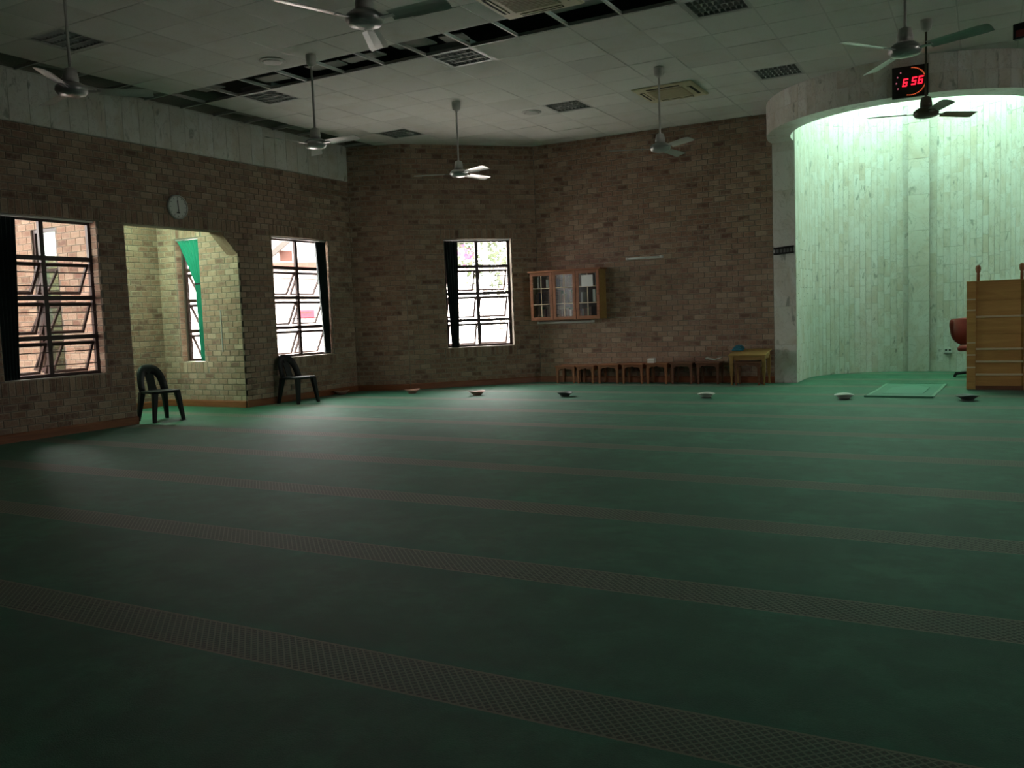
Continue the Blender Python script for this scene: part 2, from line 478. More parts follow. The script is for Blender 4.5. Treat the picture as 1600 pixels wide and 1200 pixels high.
LWALL = (C1, (XL, YB))
wl = wall('wall_left', *LWALL, brick_top=3.68, holes=[win_hole(W2), win_hole(W1), (OP[0], OP[1], 0, WZ1, op_slant)],
          soldiers=win_sold(W1)+win_sold(W2)+[(OP[0]-.05, OP[1]+.05, WZ1, WZ1+SOL)],
          label='long face brick wall with two windows and the alcove opening', reveals=[(W1[0], WZ0, WZ1, 1), (W2[0], WZ0, WZ1, 1)], brick_range=(0, 9.5))
MB().prism([(OP[0], 2.30), (OP[0]+.325, WZ1), (OP[0], WZ1)], -.22, -.001).build('corbel', M['brick'], wl)
wall('wall_alcove_far', (XL, AY1), (AX0, AY1), AH, AH, holes=[win_hole(W4)], soldiers=win_sold(W4), label='lit brick cheek wall of the alcove with a narrow window', reveals=[(W4[1], WZ0, WZ1, -1)])
wall('wall_alcove_back', (AX0, AY1), (AX0, AY0), AH, AH, label='brick back wall of the alcove', individual=200)
wall('wall_alcove_near', (AX0, AY0), (XL-.22, AY0), AH, .01, holes=[(.30, .83, WZ0, WZ1)], label='alcove cheek wall seen from outside through the open window', individual=0)
# outer face of that cheek wall
wall('wall_alcove_outside', (XL-.22, AY0-.22), (AX0-.22, AY0-.22), AH, AH, thick=.02, holes=[(.68, 1.21, WZ0, WZ1)], label='outside brick face of the alcove wall', individual=200)
wall('wall_corner', C2, C1, label='short reddish brick wall in the corner beside the long wall', individual=300)
wall('wall_diagonal', C3, C2, holes=[win_hole(W3)], soldiers=win_sold(W3), label='angled brick wall around the single window', individual=300)
wall('wall_back', C4, C3, label='brick back wall with the glazed cupboard', individual=300)
# mirrored half of the hall, beyond the frame
wall('wall_back_right', (5.31, 14.22), (1.09, 14.26), label='brick back wall on the far side of the niche', individual=0)
wall('wall_diagonal_right', (XR, 12.16), (5.31, 14.22), brick_top=.01, label='angled brick wall opposite', individual=0)
WR = (11.0, 12.5)  # added window, out of frame, brightens the pulpit and the near brick wall
wall('wall_right', (XR, YB), (XR, 12.16), brick_top=.01, holes=[win_hole(WR)], label='long wall opposite', individual=0)
wall('wall_rear', (XL, YB), (XR, YB), brick_top=.01, label='rear wall of the hall', individual=0)
struct(MB().prismz([(AX0-.22, AY0-.22), (XL-.2, AY0-.22), (XL-.2, AY1+.22), (AX0-.22, AY1+.22)], AH, AH+.12).build('ceiling_alcove', M['render']), 'flat plaster ceiling of the alcove', 'ceiling')

skirting('baseboard_left', C1, (XL, YB), 0, OP[0], lab='dark red skirting under the far window')
skirting('baseboard_left_near', C1, (XL, YB), OP[1], 16.1, lab='dark red skirting under the near window')
skirting('baseboard_alcove', (XL, AY1), (AX0, AY1), lab='skirting lit by the alcove light')
skirting('baseboard_alcove_back', (AX0, AY1), (AX0, AY0), lab='skirting on the alcove back wall')
skirting('baseboard_corner', C2, C1, lab='dark red skirting of the short corner wall')
skirting('baseboard_diagonal', C3, C2, lab='dark red skirting of the angled wall')
skirting('baseboard_back', C4, C3, lab='dark red skirting behind the low tables')

# marble band on top of the long wall
band = struct(MB().box((0, -.0, 3.68), (16.1, .012, CZ+.02)).build('trim_1', M['grout'], loc=(*C1, 0), rot=(0, 0, -PI/2)), 'pale marble band between the brickwork and the ceiling', 'marble trim')
mt = {}
def slab_mesh(w_, h_, t_=.012, m='marble', c=.002):
    k = (round(w_, 3), round(h_, 3), t_, m)
    if k not in mt:
        mb = MB()
        def rect(i, y): return [(i, y, i), (w_-i, y, i), (w_-i, y, h_-i), (i, y, h_-i)]
        mb.ring([rect(0, 0), rect(0, t_-c), rect(c, t_)], caps=True); mb.f = [f[::-1] for f in mb.f]
        mt[k] = mb.mesh('marble_tile', M[m])
    return mt[k]
x = .003
while x < 9:
    link('marble_tile', slab_mesh(.248, .58), band, loc=(x, .012, 3.685)); x += .25

# ------------------------------------------------------------------ marble prayer niche
def niche_path():
    """points of the plan, from the left cheek round to the right, interior on the right-hand side"""
    pts = [(NX-NR, 14.26+i*(NY-14.26)/7) for i in range(7)]
    n = 50
    pts += [(NX-NR*math.cos(PI*i/n), NY+NR*math.sin(PI*i/n)) for i in range(n+1)]
    pts += [(NX+NR, NY-(i+1)*(NY-14.26)/7) for i in range(7)]
    return pts
NP = niche_path()
mb = MB()
inner = NP; outer = [(NX-NR-.34, 14.26)]+[(NX-(NR+.34)*math.cos(PI*i/24), NY+(NR+.34)*math.sin(PI*i/24)) for i in range(25)]+[(NX+NR+.34, 14.26)]
n = len(inner)
def ribbon(mb, pts, z0, z1, flip=False):
    vs = [(x, y, z0) for x, y in pts]+[(x, y, z1) for x, y in pts]; k = len(pts)
    mb.add(vs, [((i, i+1, k+i+1, k+i) if not flip else (i+1, i, k+i, k+i+1)) for i in range(k-1)])
ribbon(mb, inner, 0, NTOP, True); ribbon(mb, outer, 0, NTOP)
for a, b in ((inner[0], outer[0]), (outer[-1], inner[-1])): mb.add([(*a, 0), (*b, 0), (*b, NTOP), (*a, NTOP)], [(0, 1, 2, 3)])
niche = struct(mb.build('wall_niche', M['grout']), 'tall curved niche wall clad in pale veined marble tiles', 'niche wall')
pieces = []
TH = .305
for i in range(len(NP)-1):
    a, b = Vector((*NP[i], 0)), Vector((*NP[i+1], 0)); d = b-a; rz = math.atan2(-d.y, -d.x); L = d.length
    zz = -TH*random.choice((0, .33, .5, .66))
    while zz < 5.4:
        z0 = max(zz, 0); h = min(zz+TH, 5.4)-z0
        if h > .04:
            h = round(h, 2)
            m = Matrix.Translation((b.x, b.y, z0)) @ Matrix.Rotation(rz, 4, 'Z') @ Matrix.Translation((.001, 0, 0))
            pieces.append((i, m, round(L-.002, 3), h-.003))
        zz += TH
vis = [p for p in pieces if project(p[1].translation) and project(p[1].translation)[0] < 1610 and project(p[1].translation)[1] < 640]
vis.sort(key=lambda p: (0 if p[1].translation.z < 3.9 else 1, random.random()))
keep = set(id(p) for p in vis[:300])
fld = MB()
for p in pieces:
    me = slab_mesh(p[2], p[3], .008)
    if id(p) in keep:
        o = link('marble_tile', me, niche); o.matrix_local = p[1]
    else: fld.add([p[1] @ v.co for v in me.vertices], [tuple(q.vertices) for q in me.polygons])
tag(fld.build('marble_tile_field', M['marble'], niche), kind='stuff')
# flat strip in the middle of the curve
pil = [(-1.17, NY+NR-.055), (-.845, NY+NR-.055)]
for k in range(9):
    link('pilaster_slab', slab_mesh(.325, .607, .05), niche, loc=(-.845, NY+NR-.03, .003+k*.61), rot=(0, 0, PI))
# end faces of the niche wall beside the opening (piers)
for sx in (-1, 1):
    x0 = NX+sx*NR if sx < 0 else NX+NR+.34
    for k in range(7):
        o = link('pier_slab', slab_mesh(.338, .607, .010), niche, loc=(x0-.001, 14.26, .002+k*.61), rot=(0, 0, PI))
struct(MB().box((NX-NR-.4, 14.2, NTOP), (NX+NR+.4, 17.2, NTOP+.1)).box((NX-NR-.4, 14.08, SLAB), (NX+NR+.4, 14.26, NTOP+.1)).build('ceiling_niche', M['render']), 'high plaster ceiling of the marble niche, hidden by the bulkhead', 'ceiling')
# hanging curved bulkhead
mb = MB(); N = 40
ang = [PI+PI*i/N for i in range(N+1)]
vo = [(BX+BR0*math.cos(a), BY+BR0*math.sin(a)) for a in ang]; vi = [(BX+BR1*math.cos(a), BY+BR1*math.sin(a)) for a in ang]
vo = [(vo[0][0], 14.27)]+vo+[(vo[-1][0], 14.27)]; vi = [(vi[0][0], 14.27)]+vi+[(vi[-1][0], 14.27)]
loops = [[(*vo[i], BZ), (*vo[i], CZ+.4), (*vi[i], CZ+.4), (*vi[i], BZ)] for i in range(len(vo))]
mb.ring(loops)
bulk = struct(mb.build('wall_bulkhead', M['marble']), 'curved marble bulkhead hanging above the niche opening', 'bulkhead')
for i in range(0, N, 1):
    a0, a1 = ang[i], ang[i+1]
    p0 = Vector((BX+BR0*math.cos(a0), BY+BR0*math.sin(a0), 0)); p1 = Vector((BX+BR0*math.cos(a1), BY+BR0*math.sin(a1), 0)); d = p1-p0
    for z0, h in ((BZ, .234), (BZ+.236, .234)):
        o = link('marble_tile', slab_mesh(round(d.length-.002, 3), h, .008), bulk, loc=(p1.x, p1.y, z0), rot=(0, 0, math.atan2(-d.y, -d.x)))

# ------------------------------------------------------------------ suspended ceiling
GX0, GDX, GY0, GDY = -3.287, .603, 8.03, .588
xl = [GX0+GDX*k for k in range(-11, 19)]; yl = [GY0+GDY*k for k in range(-20, 11)]
xl = [q for q in xl if XL-.2 < q < XR]; yl = [q for q in yl if YB-.3 < q < 14.4]
slabp = [(XL-.22, YB-.22), (XR+.22, YB-.22), (XR+.22, 12.4), (5.4, 14.3), (-7.3, 14.3), (-9.2, 12.9), (XL-.22, 12.5)]
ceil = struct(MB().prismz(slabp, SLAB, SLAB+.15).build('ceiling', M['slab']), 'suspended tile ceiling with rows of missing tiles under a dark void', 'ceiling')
LIGHTS = [(i, j) for i in (-9, -4, 1, 6, 11) for j in (-14, -9, -4, 1, 6)]
def cell_of(x, y): return (math.floor((x-GX0)/GDX), math.floor((y-GY0)/GDY))
light_cells = {(i, j) for i, j in LIGHTS}
CASS = [(-3.855, 11.92), (-3.855, 7.60), (2.1, 11.92), (2.1, 7.6)]
def missing(i, j):
    if j == 0 and -11 < i <= 0: return True
    if i <= -11: return True
    return (i, j) in light_cells
def in_room(x, y):
    if y > 14.2 or x < XL or x > XR or y < YB: return False
    if x < C2[0] and y > 12.7: return False
    if C2[0] <= x < C3[0] and y > C2[1]+(x-C2[0])*(C3[1]-C2[1])/(C3[0]-C2[0])+.35: return False
    return True
tiles = []
for i in range(-11, 19):
    for j in range(-21, 11):
        x0, y0 = GX0+GDX*i, GY0+GDY*j
        cx, cy = x0+GDX/2, y0+GDY/2
        if missing(i, j) or not in_room(cx, cy-.2): continue
        if math.hypot(cx-BX, cy-BY) < 1.55: continue
        if any(abs(cx-a) < .5 and abs(cy-b) < .5 and abs(cx-a)+GDX/2 < .43+.02 and abs(cy-b)+GDY/2 < .45 for a, b in CASS): continue
        tiles.append((x0, y0))
def tile_mesh(w_, d_):
    mb = MB()
    def rect(i, z): return [(i, i, z), (i, d_-i, z), (w_-i, d_-i, z), (w_-i, i, z)]
    mb.ring([rect(.004, 0), rect(0, .006), rect(0, .018)], caps=True)
    return mb.mesh('ceiling_tile', M['tile'])
tm = tile_mesh(GDX-.012, GDY-.012)
def inview(x, y, z=CZ):
    p = project((x, y, z)); return p and -60 < p[0] < 1660 and -60 < p[1] < 1200
tiles.sort(key=lambda q: (0 if inview(q[0]+.3, q[1]+.3) else 1, q[0]**2+q[1]**2))
fld = MB()
for k, (x0, y0) in enumerate(tiles):
    dz = random.uniform(-.0015, .0015)
    if k < 300: link('ceiling_tile', tm, ceil, loc=(x0+.006, y0+.006, CZ+dz), rot=(random.uniform(-.003, .003), random.uniform(-.003, .003), 0))
    else: fld.add([(v.co.x+x0+.006, v.co.y+y0+.006, v.co.z+CZ) for v in tm.vertices], [tuple(p.vertices) for p in tm.polygons])
tag(fld.build('ceiling_tile_field', M['tile'], ceil), kind='stuff')
# tee bars of the grid
for q in xl:
    y1 = 14.2
    if q < C2[0]: y1 = 12.5
    elif q < C3[0]: y1 = C2[1]+(q-C2[0])*(C3[1]-C2[1])/(C3[0]-C2[0])
    if BX-BR0 < q < BX+BR0: y1 = BY-math.sqrt(max(0, BR0**2-(q-BX)**2))
    mb = MB(); mb.box((q-.012, YB, CZ+.002), (q+.012, y1, CZ+.006)); mb.box((q-.003, YB, CZ+.006), (q+.003, y1, CZ+.04)); mb.build('tee_bar', M['tee'], ceil)
for q in yl:
    x0 = XL
    if q > C1[1]: x0 = C2[0]+(q-C2[1])*(C3[0]-C2[0])/(C3[1]-C2[1]) if q > C2[1] else XL+(q-C1[1])*(C2[0]-XL)/(C2[1]-C1[1])
    segs = [(x0, XR)]
    if q > BY-BR0:
        hw = math.sqrt(max(0, BR0**2-(min(q, BY)-BY)**2)); segs = [(x0, BX-hw), (BX+hw, 5.3)]
    for a, b in segs:
        mb = MB(); mb.box((a, q-.012, CZ+.002), (b, q+.012, CZ+.006)); mb.box((a, q-.003, CZ+.006), (b, q+.003, CZ+.04)); mb.build('tee_bar', M['tee'], ceil)
# loose boards lying in the void
loose = [(-8.9, 8.30, .05, .34, .26), (-7.9, 8.42, .04, .40, .22), (-7.05, 8.45, .06, .50, .20), (-6.45, 8.42, .05, .55, .18), (-5.75, 8.36, .08, .5, .38), (-5.2, 8.44, .05, .3, .2), (-3.6, 8.40, .10, .9, .22), (-2.9, 8.34, .08, .5, .2),
         (-9.58, 7.9, .06, .36, .5), (-9.55, 9.6, .06, .3, .42), (-9.6, 10.7, .05, .3, .5), (-9.55, 6.6, .07, .3, .5)]
for k, (x, y, z, a, b) in enumerate(loose):
    o = MB().cbox((0, 0, 0), (a, b, .016)).build('loose_ceiling_tile', M['loose'], loc=(x, y, CZ+z+.03), rot=(random.uniform(-.05, .12), random.uniform(-.04, .04), random.uniform(-.1, .1)))
    tag(o, 'broken ceiling tile lying on the bare grid in the dark gap', 'ceiling tile', 'loose tiles in the ceiling gaps')

def louvre_light(i, j):
    x0, y0 = GX0+GDX*i+.012, GY0+GDY*j+.012; w_, d_ = GDX-.024, GDY-.024
    r = empty('recessed_light', (x0+w_/2, y0+d_/2, CZ+.004))
    mb = MB(); t = .03
    for lo, hi in (((-w_/2, -d_/2, 0), (w_/2, -d_/2+t, .012)), ((-w_/2, d_/2-t, 0), (w_/2, d_/2, .012)), ((-w_/2, -d_/2+t, 0), (-w_/2+t, d_/2-t, .012)), ((w_/2-t, -d_/2+t, 0), (w_/2, d_/2-t, .012))): mb.box(lo, hi)
    mb.build('trim_frame', M['louvre'], r)
    mb = MB(); h = .09
    mb.box((-w_/2+.02, -d_/2+.02, h), (w_/2-.02, d_/2-.02, h+.02))
    for sx in (-1, 1): mb.box((sx*(w_/2-.02)-.004, -d_/2+.02, .012), (sx*(w_/2-.02)+.004, d_/2-.02, h)); mb.box((-w_/2+.02, sx*(d_/2-.02)-.004, .012), (w_/2-.02, sx*(d_/2-.02)+.004, h))
    mb.build('housing', M['louvre_in'], r)
    for k in range(4):
        y = -d_/2+t+(k+.5)*(d_-2*t)/4
        mb = MB(); mb.tube([(-w_/2+.05, y, .06), (w_/2-.05, y, .06)], .013, 8); mb.build('lamp_tube', M['tube_off'], r)
    for k in range(1, 4):
        y = -d_/2+t+k*(d_-2*t)/4
        mb = MB().box((-w_/2+t, y-.006, .002), (w_/2-t, y+.006, .04)); mb.build('louvre_blade', M['louvre'], r)
    for k in range(1, 9):
        x = -w_/2+t+k*(w_-2*t)/9
        mb = MB().box((x-.002, -d_/2+t, .006), (x+.002, d_/2-t, .036)); mb.build('louvre_blade', M['louvre'], r)
    return r
LL = {(-9, -4): 'above the near end of the long brick wall', (-9, 1): 'beside the crossing of the open ceiling gaps', (-9, 6): 'above the corner of the hall', (-4, 1): 'against the open ceiling gap, in the middle of the hall',
      (-4, 6): 'between round speaker and ceiling air unit', (1, 6): 'nearest the marble bulkhead', (1, 1): 'between the open gap and the niche'}
proto = None
for (i, j) in LIGHTS:
    x0, y0 = GX0+GDX*(i+.5), GY0+GDY*(j+.5)
    if not inview(x0, y0) or not in_room(x0, y0): continue
    r = louvre_light(i, j)
    tag(r, 'unlit square louvred ceiling light '+LL.get((i, j), 'near the fan with dark blades' if i < 0 else 'towards the camera side of the niche'), 'ceiling light', 'recessed louvre lights')

def cassette(x, y, lab):
    r = empty('air_conditioner_cassette', (x, y, CZ-.030)); S = .42
    mb = MB()
    def rect(s, z): return [(-s, -s, z), (-s, s, z), (s, s, z), (s, -s, z)]
    mb.ring([rect(S-.02, 0), rect(S, .012), rect(S, .024)]); mb.build('fascia', M['cassette'], r)
    for k in range(4):
        m = Matrix.Rotation(k*PI/2, 4, 'Z')
        mb = MB(); mb.cbox((0, .335, -.001), (.46, .06, .006), m); mb.build('air_slot', M['slot'], r)
        mb = MB(); mb.cbox((0, .318, -.006), (.45, .022, .006), m @ Matrix.Rotation(0, 4, 'X')); mb.build('flap', M['cassette'], r)
    mb = MB(); mb.cbox((0, 0, -.002), (.50, .50, .008)); g = mb.build('grille', M['grille'], r)
    for k in range(14):
        mb = MB(); mb.cbox((0, -.23+k*.0354, -.008), (.47, .012, .006)); mb.build('grille_slat', M['cassette'], g)
    return tag(r, lab, 'air conditioner', 'ceiling air units')
cassette(*CASS[0], 'cream ceiling air unit hanging between fan and brick back wall')
cassette(*CASS[1], 'cream ceiling air unit beside the open ceiling gap')

def round_speaker(x, y, lab):
    r = empty('ceiling_speaker', (x, y, CZ-.012))
    MB().lathe([(.145, .014), (.15, .006), (.14, 0), (.125, -.003)], 28).build('rim', M['tee'], r, True)
    MB().lathe([(.122, -.002), (.09, -.008), (.02, -.011)], 28).build('grille', M['speaker'], r, True)
    tag(r, lab, 'speaker')
round_speaker(-7.22, 7.71, 'round ceiling speaker between the open gap and a hanging fan')
round_speaker(-5.98, 11.83, 'round ceiling speaker beside a square louvred light')

# ------------------------------------------------------------------ ceiling fans
def make_fan(name, x, y, angles, lab, blade='fan', hub='fan_hub', zh=3.27, rb=.64):
    r = empty(name, (x, y, zh))
    drop = CZ-zh
    MB().lathe([(.018, drop-.13), (.055, drop-.10), (.062, drop-.03), (.06, drop)], 18).build('ceiling_cup', M['fan_cup'], r, True)
    MB().tube([(0, 0, .10), (0, 0, drop-.05)], .0125, 10).build('down_rod', M['fan_cup'] if blade != 'fan_dark' else M['fan_dark'], r)
    MB().lathe([(.016, .19), (.05, .175), (.062, .11), (.062, .075)], 18).build('rod_cover', M['fan_cup'] if blade != 'fan_dark' else M['fan_dark'], r, True)
    MB().lathe([(.02, .072), (.085, .06), (.125, .03), (.13, .0), (.11, -.03), (.05, -.045), (.0005, -.047)], 28).build('motor', M[hub], r, True)
    for a in angles:
        m = Matrix.Rotation(math.radians(a), 4, 'Z')
        tilt = Matrix.Rotation(math.radians(-14), 4, 'X')
        mb = MB(); mb.cbox((.16, 0, .0), (.13, .035, .006), m @ Matrix.Rotation(math.radians(-7), 4, 'X'))
        b = mb.build('blade_arm', M[hub], r)
        mb = MB(); nseg = 8; loops = []
        for k in range(nseg+1):
            t = k/nseg; xx = .20+t*(rb-.20); wd = .058+.014*t
            if k == nseg: wd *= .86
            cam_ = .008
            pts = [(xx, -wd, 0), (xx, -wd*.4, cam_), (xx, wd*.4, cam_), (xx, wd, 0), (xx, wd*.4, cam_-.004), (xx, -wd*.4, cam_-.004)]
            loops.append([m @ (tilt @ Vector(p)) for p in pts])
        mb.ring(loops); mb.build('fan_blade', M[blade], r)
    return tag(r, lab, 'ceiling fan', 'hanging ceiling fans')
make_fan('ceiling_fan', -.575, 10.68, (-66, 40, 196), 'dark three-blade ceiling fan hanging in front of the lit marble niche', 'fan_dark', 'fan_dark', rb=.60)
make_fan('ceiling_fan', -.58, 7.92, (-126, -26, 120), 'three-blade ceiling fan under the red digital clock', 'fan_hub', 'fan_hub', rb=.68)
make_fan('ceiling_fan', -3.60, 10.68, (-37, 83, 203), 'white ceiling fan below the cream ceiling air unit, before the brick back wall')
make_fan('ceiling_fan', -6.56, 10.625, (-23, 80, 205), 'white ceiling fan with gleaming blades above the single angled-wall window')
make_fan('ceiling_fan', -6.72, 7.80, (-5, -102, 130), 'white ceiling fan hung beside the open ceiling gap, round speaker next to its cup')
make_fan('ceiling_fan', -6.764, 4.81, (45, -54, 165), 'white ceiling fan before the marble band of the long wall')
make_fan('ceiling_fan', -3.688, 4.847, (-110, 118, 4), 'ceiling fan close to the open gap with dark blades lit from below')

# ------------------------------------------------------------------ windows
def bar(mb, x0, x1, z0, z1, y0, y1): mb.box((x0, y0, z0), (x1, y1, z1))
def window(name, A, B, s0, s1, lab, cols=2, tilt=27, z0=WZ0, z1=WZ1, depth=.13, skip=()):
    A = Vector((*A, 0)); B = Vector((*B, 0)); u = B-A
    r = empty(name, A, math.atan2(u.y, u.x)); struct(r, lab, 'window')
    fw = .046; y0, y1 = -depth-.03, -depth+.012
    mb = MB(); bar(mb, s0, s1, z0, z0+fw, y0, y1); bar(mb, s0, s1, z1-fw, z1, y0, y1); bar(mb, s0, s0+fw, z0+fw, z1-fw, y0, y1); bar(mb, s1-fw, s1, z0+fw, z1-fw, y0, y1)
    mb.build('window_frame', M['frame'], r)
    rows = 4; rh = (z1-z0)/rows; cw = (s1-s0)/cols
    for c in range(1, cols): MB().box((s0+c*cw-.028, y0, z0+fw), (s0+c*cw+.028, y1, z1-fw)).build('mullion', M['frame'], r)
    for k in range(1, rows): MB().box((s0+fw, y0-.004, z0+k*rh-.027), (s1-fw, y1+.004, z0+k*rh+.027)).build('transom', M['frame'], r)
    for c in range(cols):
        xa = s0+c*cw+(fw if c == 0 else .024); xb = s0+(c+1)*cw-(fw if c == cols-1 else .024)
        MB().box((xa, -depth-.012, z1-rh+.022), (xb, -depth-.008, z1-fw)).build('pane', M['glass'], r)
        for k in range(rows-1):
            zt = z0+(k+1)*rh-.022-.035; hh = rh-.044-.02; sw = .030
            mb = MB(); w_ = xb-xa-.012
            bar(mb, 0, w_, -sw-.008, 0, -.014, .014); bar(mb, 0, w_, -hh, -hh+sw, -.014, .014); bar(mb, 0, sw, -hh+sw, -sw-.008, -.014, .014); bar(mb, w_-sw, w_, -hh+sw, -sw-.008, -.014, .014)
            so = mb.build('sash', M['frame'], r, loc=(xa+.006, -depth-.012, zt), rot=(-math.radians(tilt+(2*((k*7+c*3) % 3)-2)), 0, 0))
            MB().box((sw-.002, -.003, -hh+sw-.002), (w_-sw+.002, .003, -sw-.006)).build('pane', M['glass'], so)
            mb = MB(); mb.tube([(w_*.75, -.002, -hh+.02), (w_*.75, .05, -hh+.05)], .005, 6); mb.build('stay', M['bar'], so)
    for k in range(rows-1):
        for q in (.36, .70):
            zz = z0+k*rh+rh*(1-q)
            mb = MB(); mb.tube([(s0+.006, -depth+.022, zz), (s1-.006, -depth+.022, zz)], .0065, 6); mb.build('burglar_bar', M['bar'], r)
    MB().box((s0, -depth-.05, z0-.012), (s1, .004, z0+.006)).build('window_sill', M['sill'], r)
    return r
window('window_1', *LWALL, *W1, 'brown steel window near the chair in the alcove opening, looking onto an outside brick wall')
window('window_2', *LWALL, *W2, 'brown steel window with open sashes on the long wall beyond the alcove, house outside')
window('window_3', C3, C2, *W3, 'brown steel window with open sashes in the angled wall, tree outside')
window('window_4', (XL, AY1), (AX0, AY1), *W4, 'narrow steel window with the green curtain inside the alcove', cols=1, depth=.17)
window('window_5', (AX0, AY0), (XL-.22, AY0), .30, .83, 'narrow steel window in the near cheek of the alcove', cols=1, depth=.17)

window('added_window', (XR, YB), (XR, 12.16), *WR, 'unseen brown steel window added in the opposite long wall for its light')
# daylight portals sit exactly in the window openings
def portal(A, B, s0, s1, y=-.21):
    A = Vector((*A, 0)); B = Vector((*B, 0)); u = (B-A).normalized(); nrm = Vector((-u.y, u.x, 0))
    l = D.lights.new('window_portal', 'AREA'); l.shape = 'RECTANGLE'; l.size = s1-s0; l.size_y = WZ1-WZ0; l.cycles.is_portal = True
    o = D.objects.new('window_portal', l); COL.objects.link(o)
    c = A+u*((s0+s1)/2)+nrm*y+Vector((0, 0, (WZ0+WZ1)/2))
    o.location = c; o.rotation_euler = nrm.to_track_quat('-Z', 'Y').to_euler()
portal(*LWALL, *W1); portal(*LWALL, *W2); portal(C3, C2, *W3); portal((XL, AY1), (AX0, AY1), *W4); portal((XR, YB), (XR, 12.16), *WR)

# ------------------------------------------------------------------ curtains
def curtain(name, A, B, prof, mat, lab, y=-.06, amp=.022, folds=5, nx=41, nz=26):
    """prof(t) -> (s_left, s_right, z) with t 0 top .. 1 bottom"""
    A = Vector((*A, 0)); B = Vector((*B, 0)); u = B-A
    r = empty(name, A, math.atan2(u.y, u.x))
    vs = []; fs = []
    for side in (0, 1):
        for k in range(nz):
            a, b, z = prof(k/(nz-1))
            for i in range(nx):
                t = i/(nx-1); ph = t*folds*2*PI
                am = amp*min(1, (b-a)/.2+.4)
                vs.append((a+(b-a)*t, y+am*math.cos(ph)+.006*math.sin(3*ph+k*.2)+(-.0015 if side else .0015), z))
    q = nx*nz
    for k in range(nz-1):
        for i in range(nx-1):
            p = k*nx+i; fs.append((p, p+1, p+nx+1, p+nx)); fs.append((q+p, q+p+nx, q+p+nx+1, q+p+1))
    edge = [i for i in range(nx)]+[k*nx+nx-1 for k in range(1, nz)]+[(nz-1)*nx+i for i in range(nx-2, -1, -1)]+[k*nx for k in range(nz-2, 0, -1)]
    for a, b in zip(edge, edge[1:]+edge[:1]): fs.append((a, q+a, q+b, b))
    MB().add(vs, fs).build('cloth', mat, r, True)
    return tag(r, lab, 'curtain')
def lerp(a, b, t): return a+(b-a)*t
c = curtain('curtain', *LWALL, lambda t: (lerp(6.00, 6.09, t), lerp(6.28, 6.27, t), lerp(WZ1-.03, WZ0+.01, t)), M['curtain_dark'], 'dark curtain gathered on the near side of the window next to the alcove')
c = curtain('curtain', *LWALL, lambda t: (lerp(.62, .60, t), lerp(.86, .74, t), lerp(WZ1-.03, WZ0+.02, t)), M['curtain_dark'], 'dark curtain drawn back towards the corner on the window above the chair')
c = curtain('curtain', C3, C2, lambda t: (lerp(1.46, 1.50, t), lerp(1.715, 1.64, t), lerp(WZ1-.03, WZ0+.0, t)), M['curtain_dark'], 'dark curtain hanging on one side of the angled-wall window')
def alc(t):
    z = lerp(WZ1-.03, WZ0+.01, t)
    k = min(1, t/.36)
    left = lerp(1.31, .955, k**.85) if t < .36 else lerp(.955, .935, (t-.36)/.64)
    right = .835
    return (right, left, z)
c = curtain('curtain', (XL, AY1), (AX0, AY1), alc, M['curtain_green'], 'bright green curtain tied back across the narrow alcove window', y=-.024, amp=.012)
MB().box((.832, -.045, 1.90), (.965, -.004, 1.925)).build('tie_back', M['curtain_dark'], c)
def rail(A, B, s0, s1, lab, y=-.06, z=WZ1-.014):
    A = Vector((*A, 0)); B = Vector((*B, 0)); u = B-A
    r = empty('curtain_rail', A, math.atan2(u.y, u.x))
    MB().box((s0+.004, y-.012, z-.008), (s1-.004, y+.012, z+.012)).build('track', M['rail'], r)
    for q in (s0+.12, (s0+s1)/2, s1-.12): MB().box((q-.01, y-.016, z+.01), (q+.01, y+.016, z+.0138)).build('clip', M['rail'], r)
    tag(r, lab, 'curtain rail')
rail(*LWALL, *W1, 'grey curtain track at the head of the window next to the alcove')
rail(*LWALL, *W2, 'grey curtain track at the head of the window above the chair')
rail(C3, C2, *W3, 'grey curtain track at the head of the angled-wall window')
rail((XL, AY1), (AX0, AY1), *W4, 'white curtain track at the head of the narrow alcove window', y=-.03)

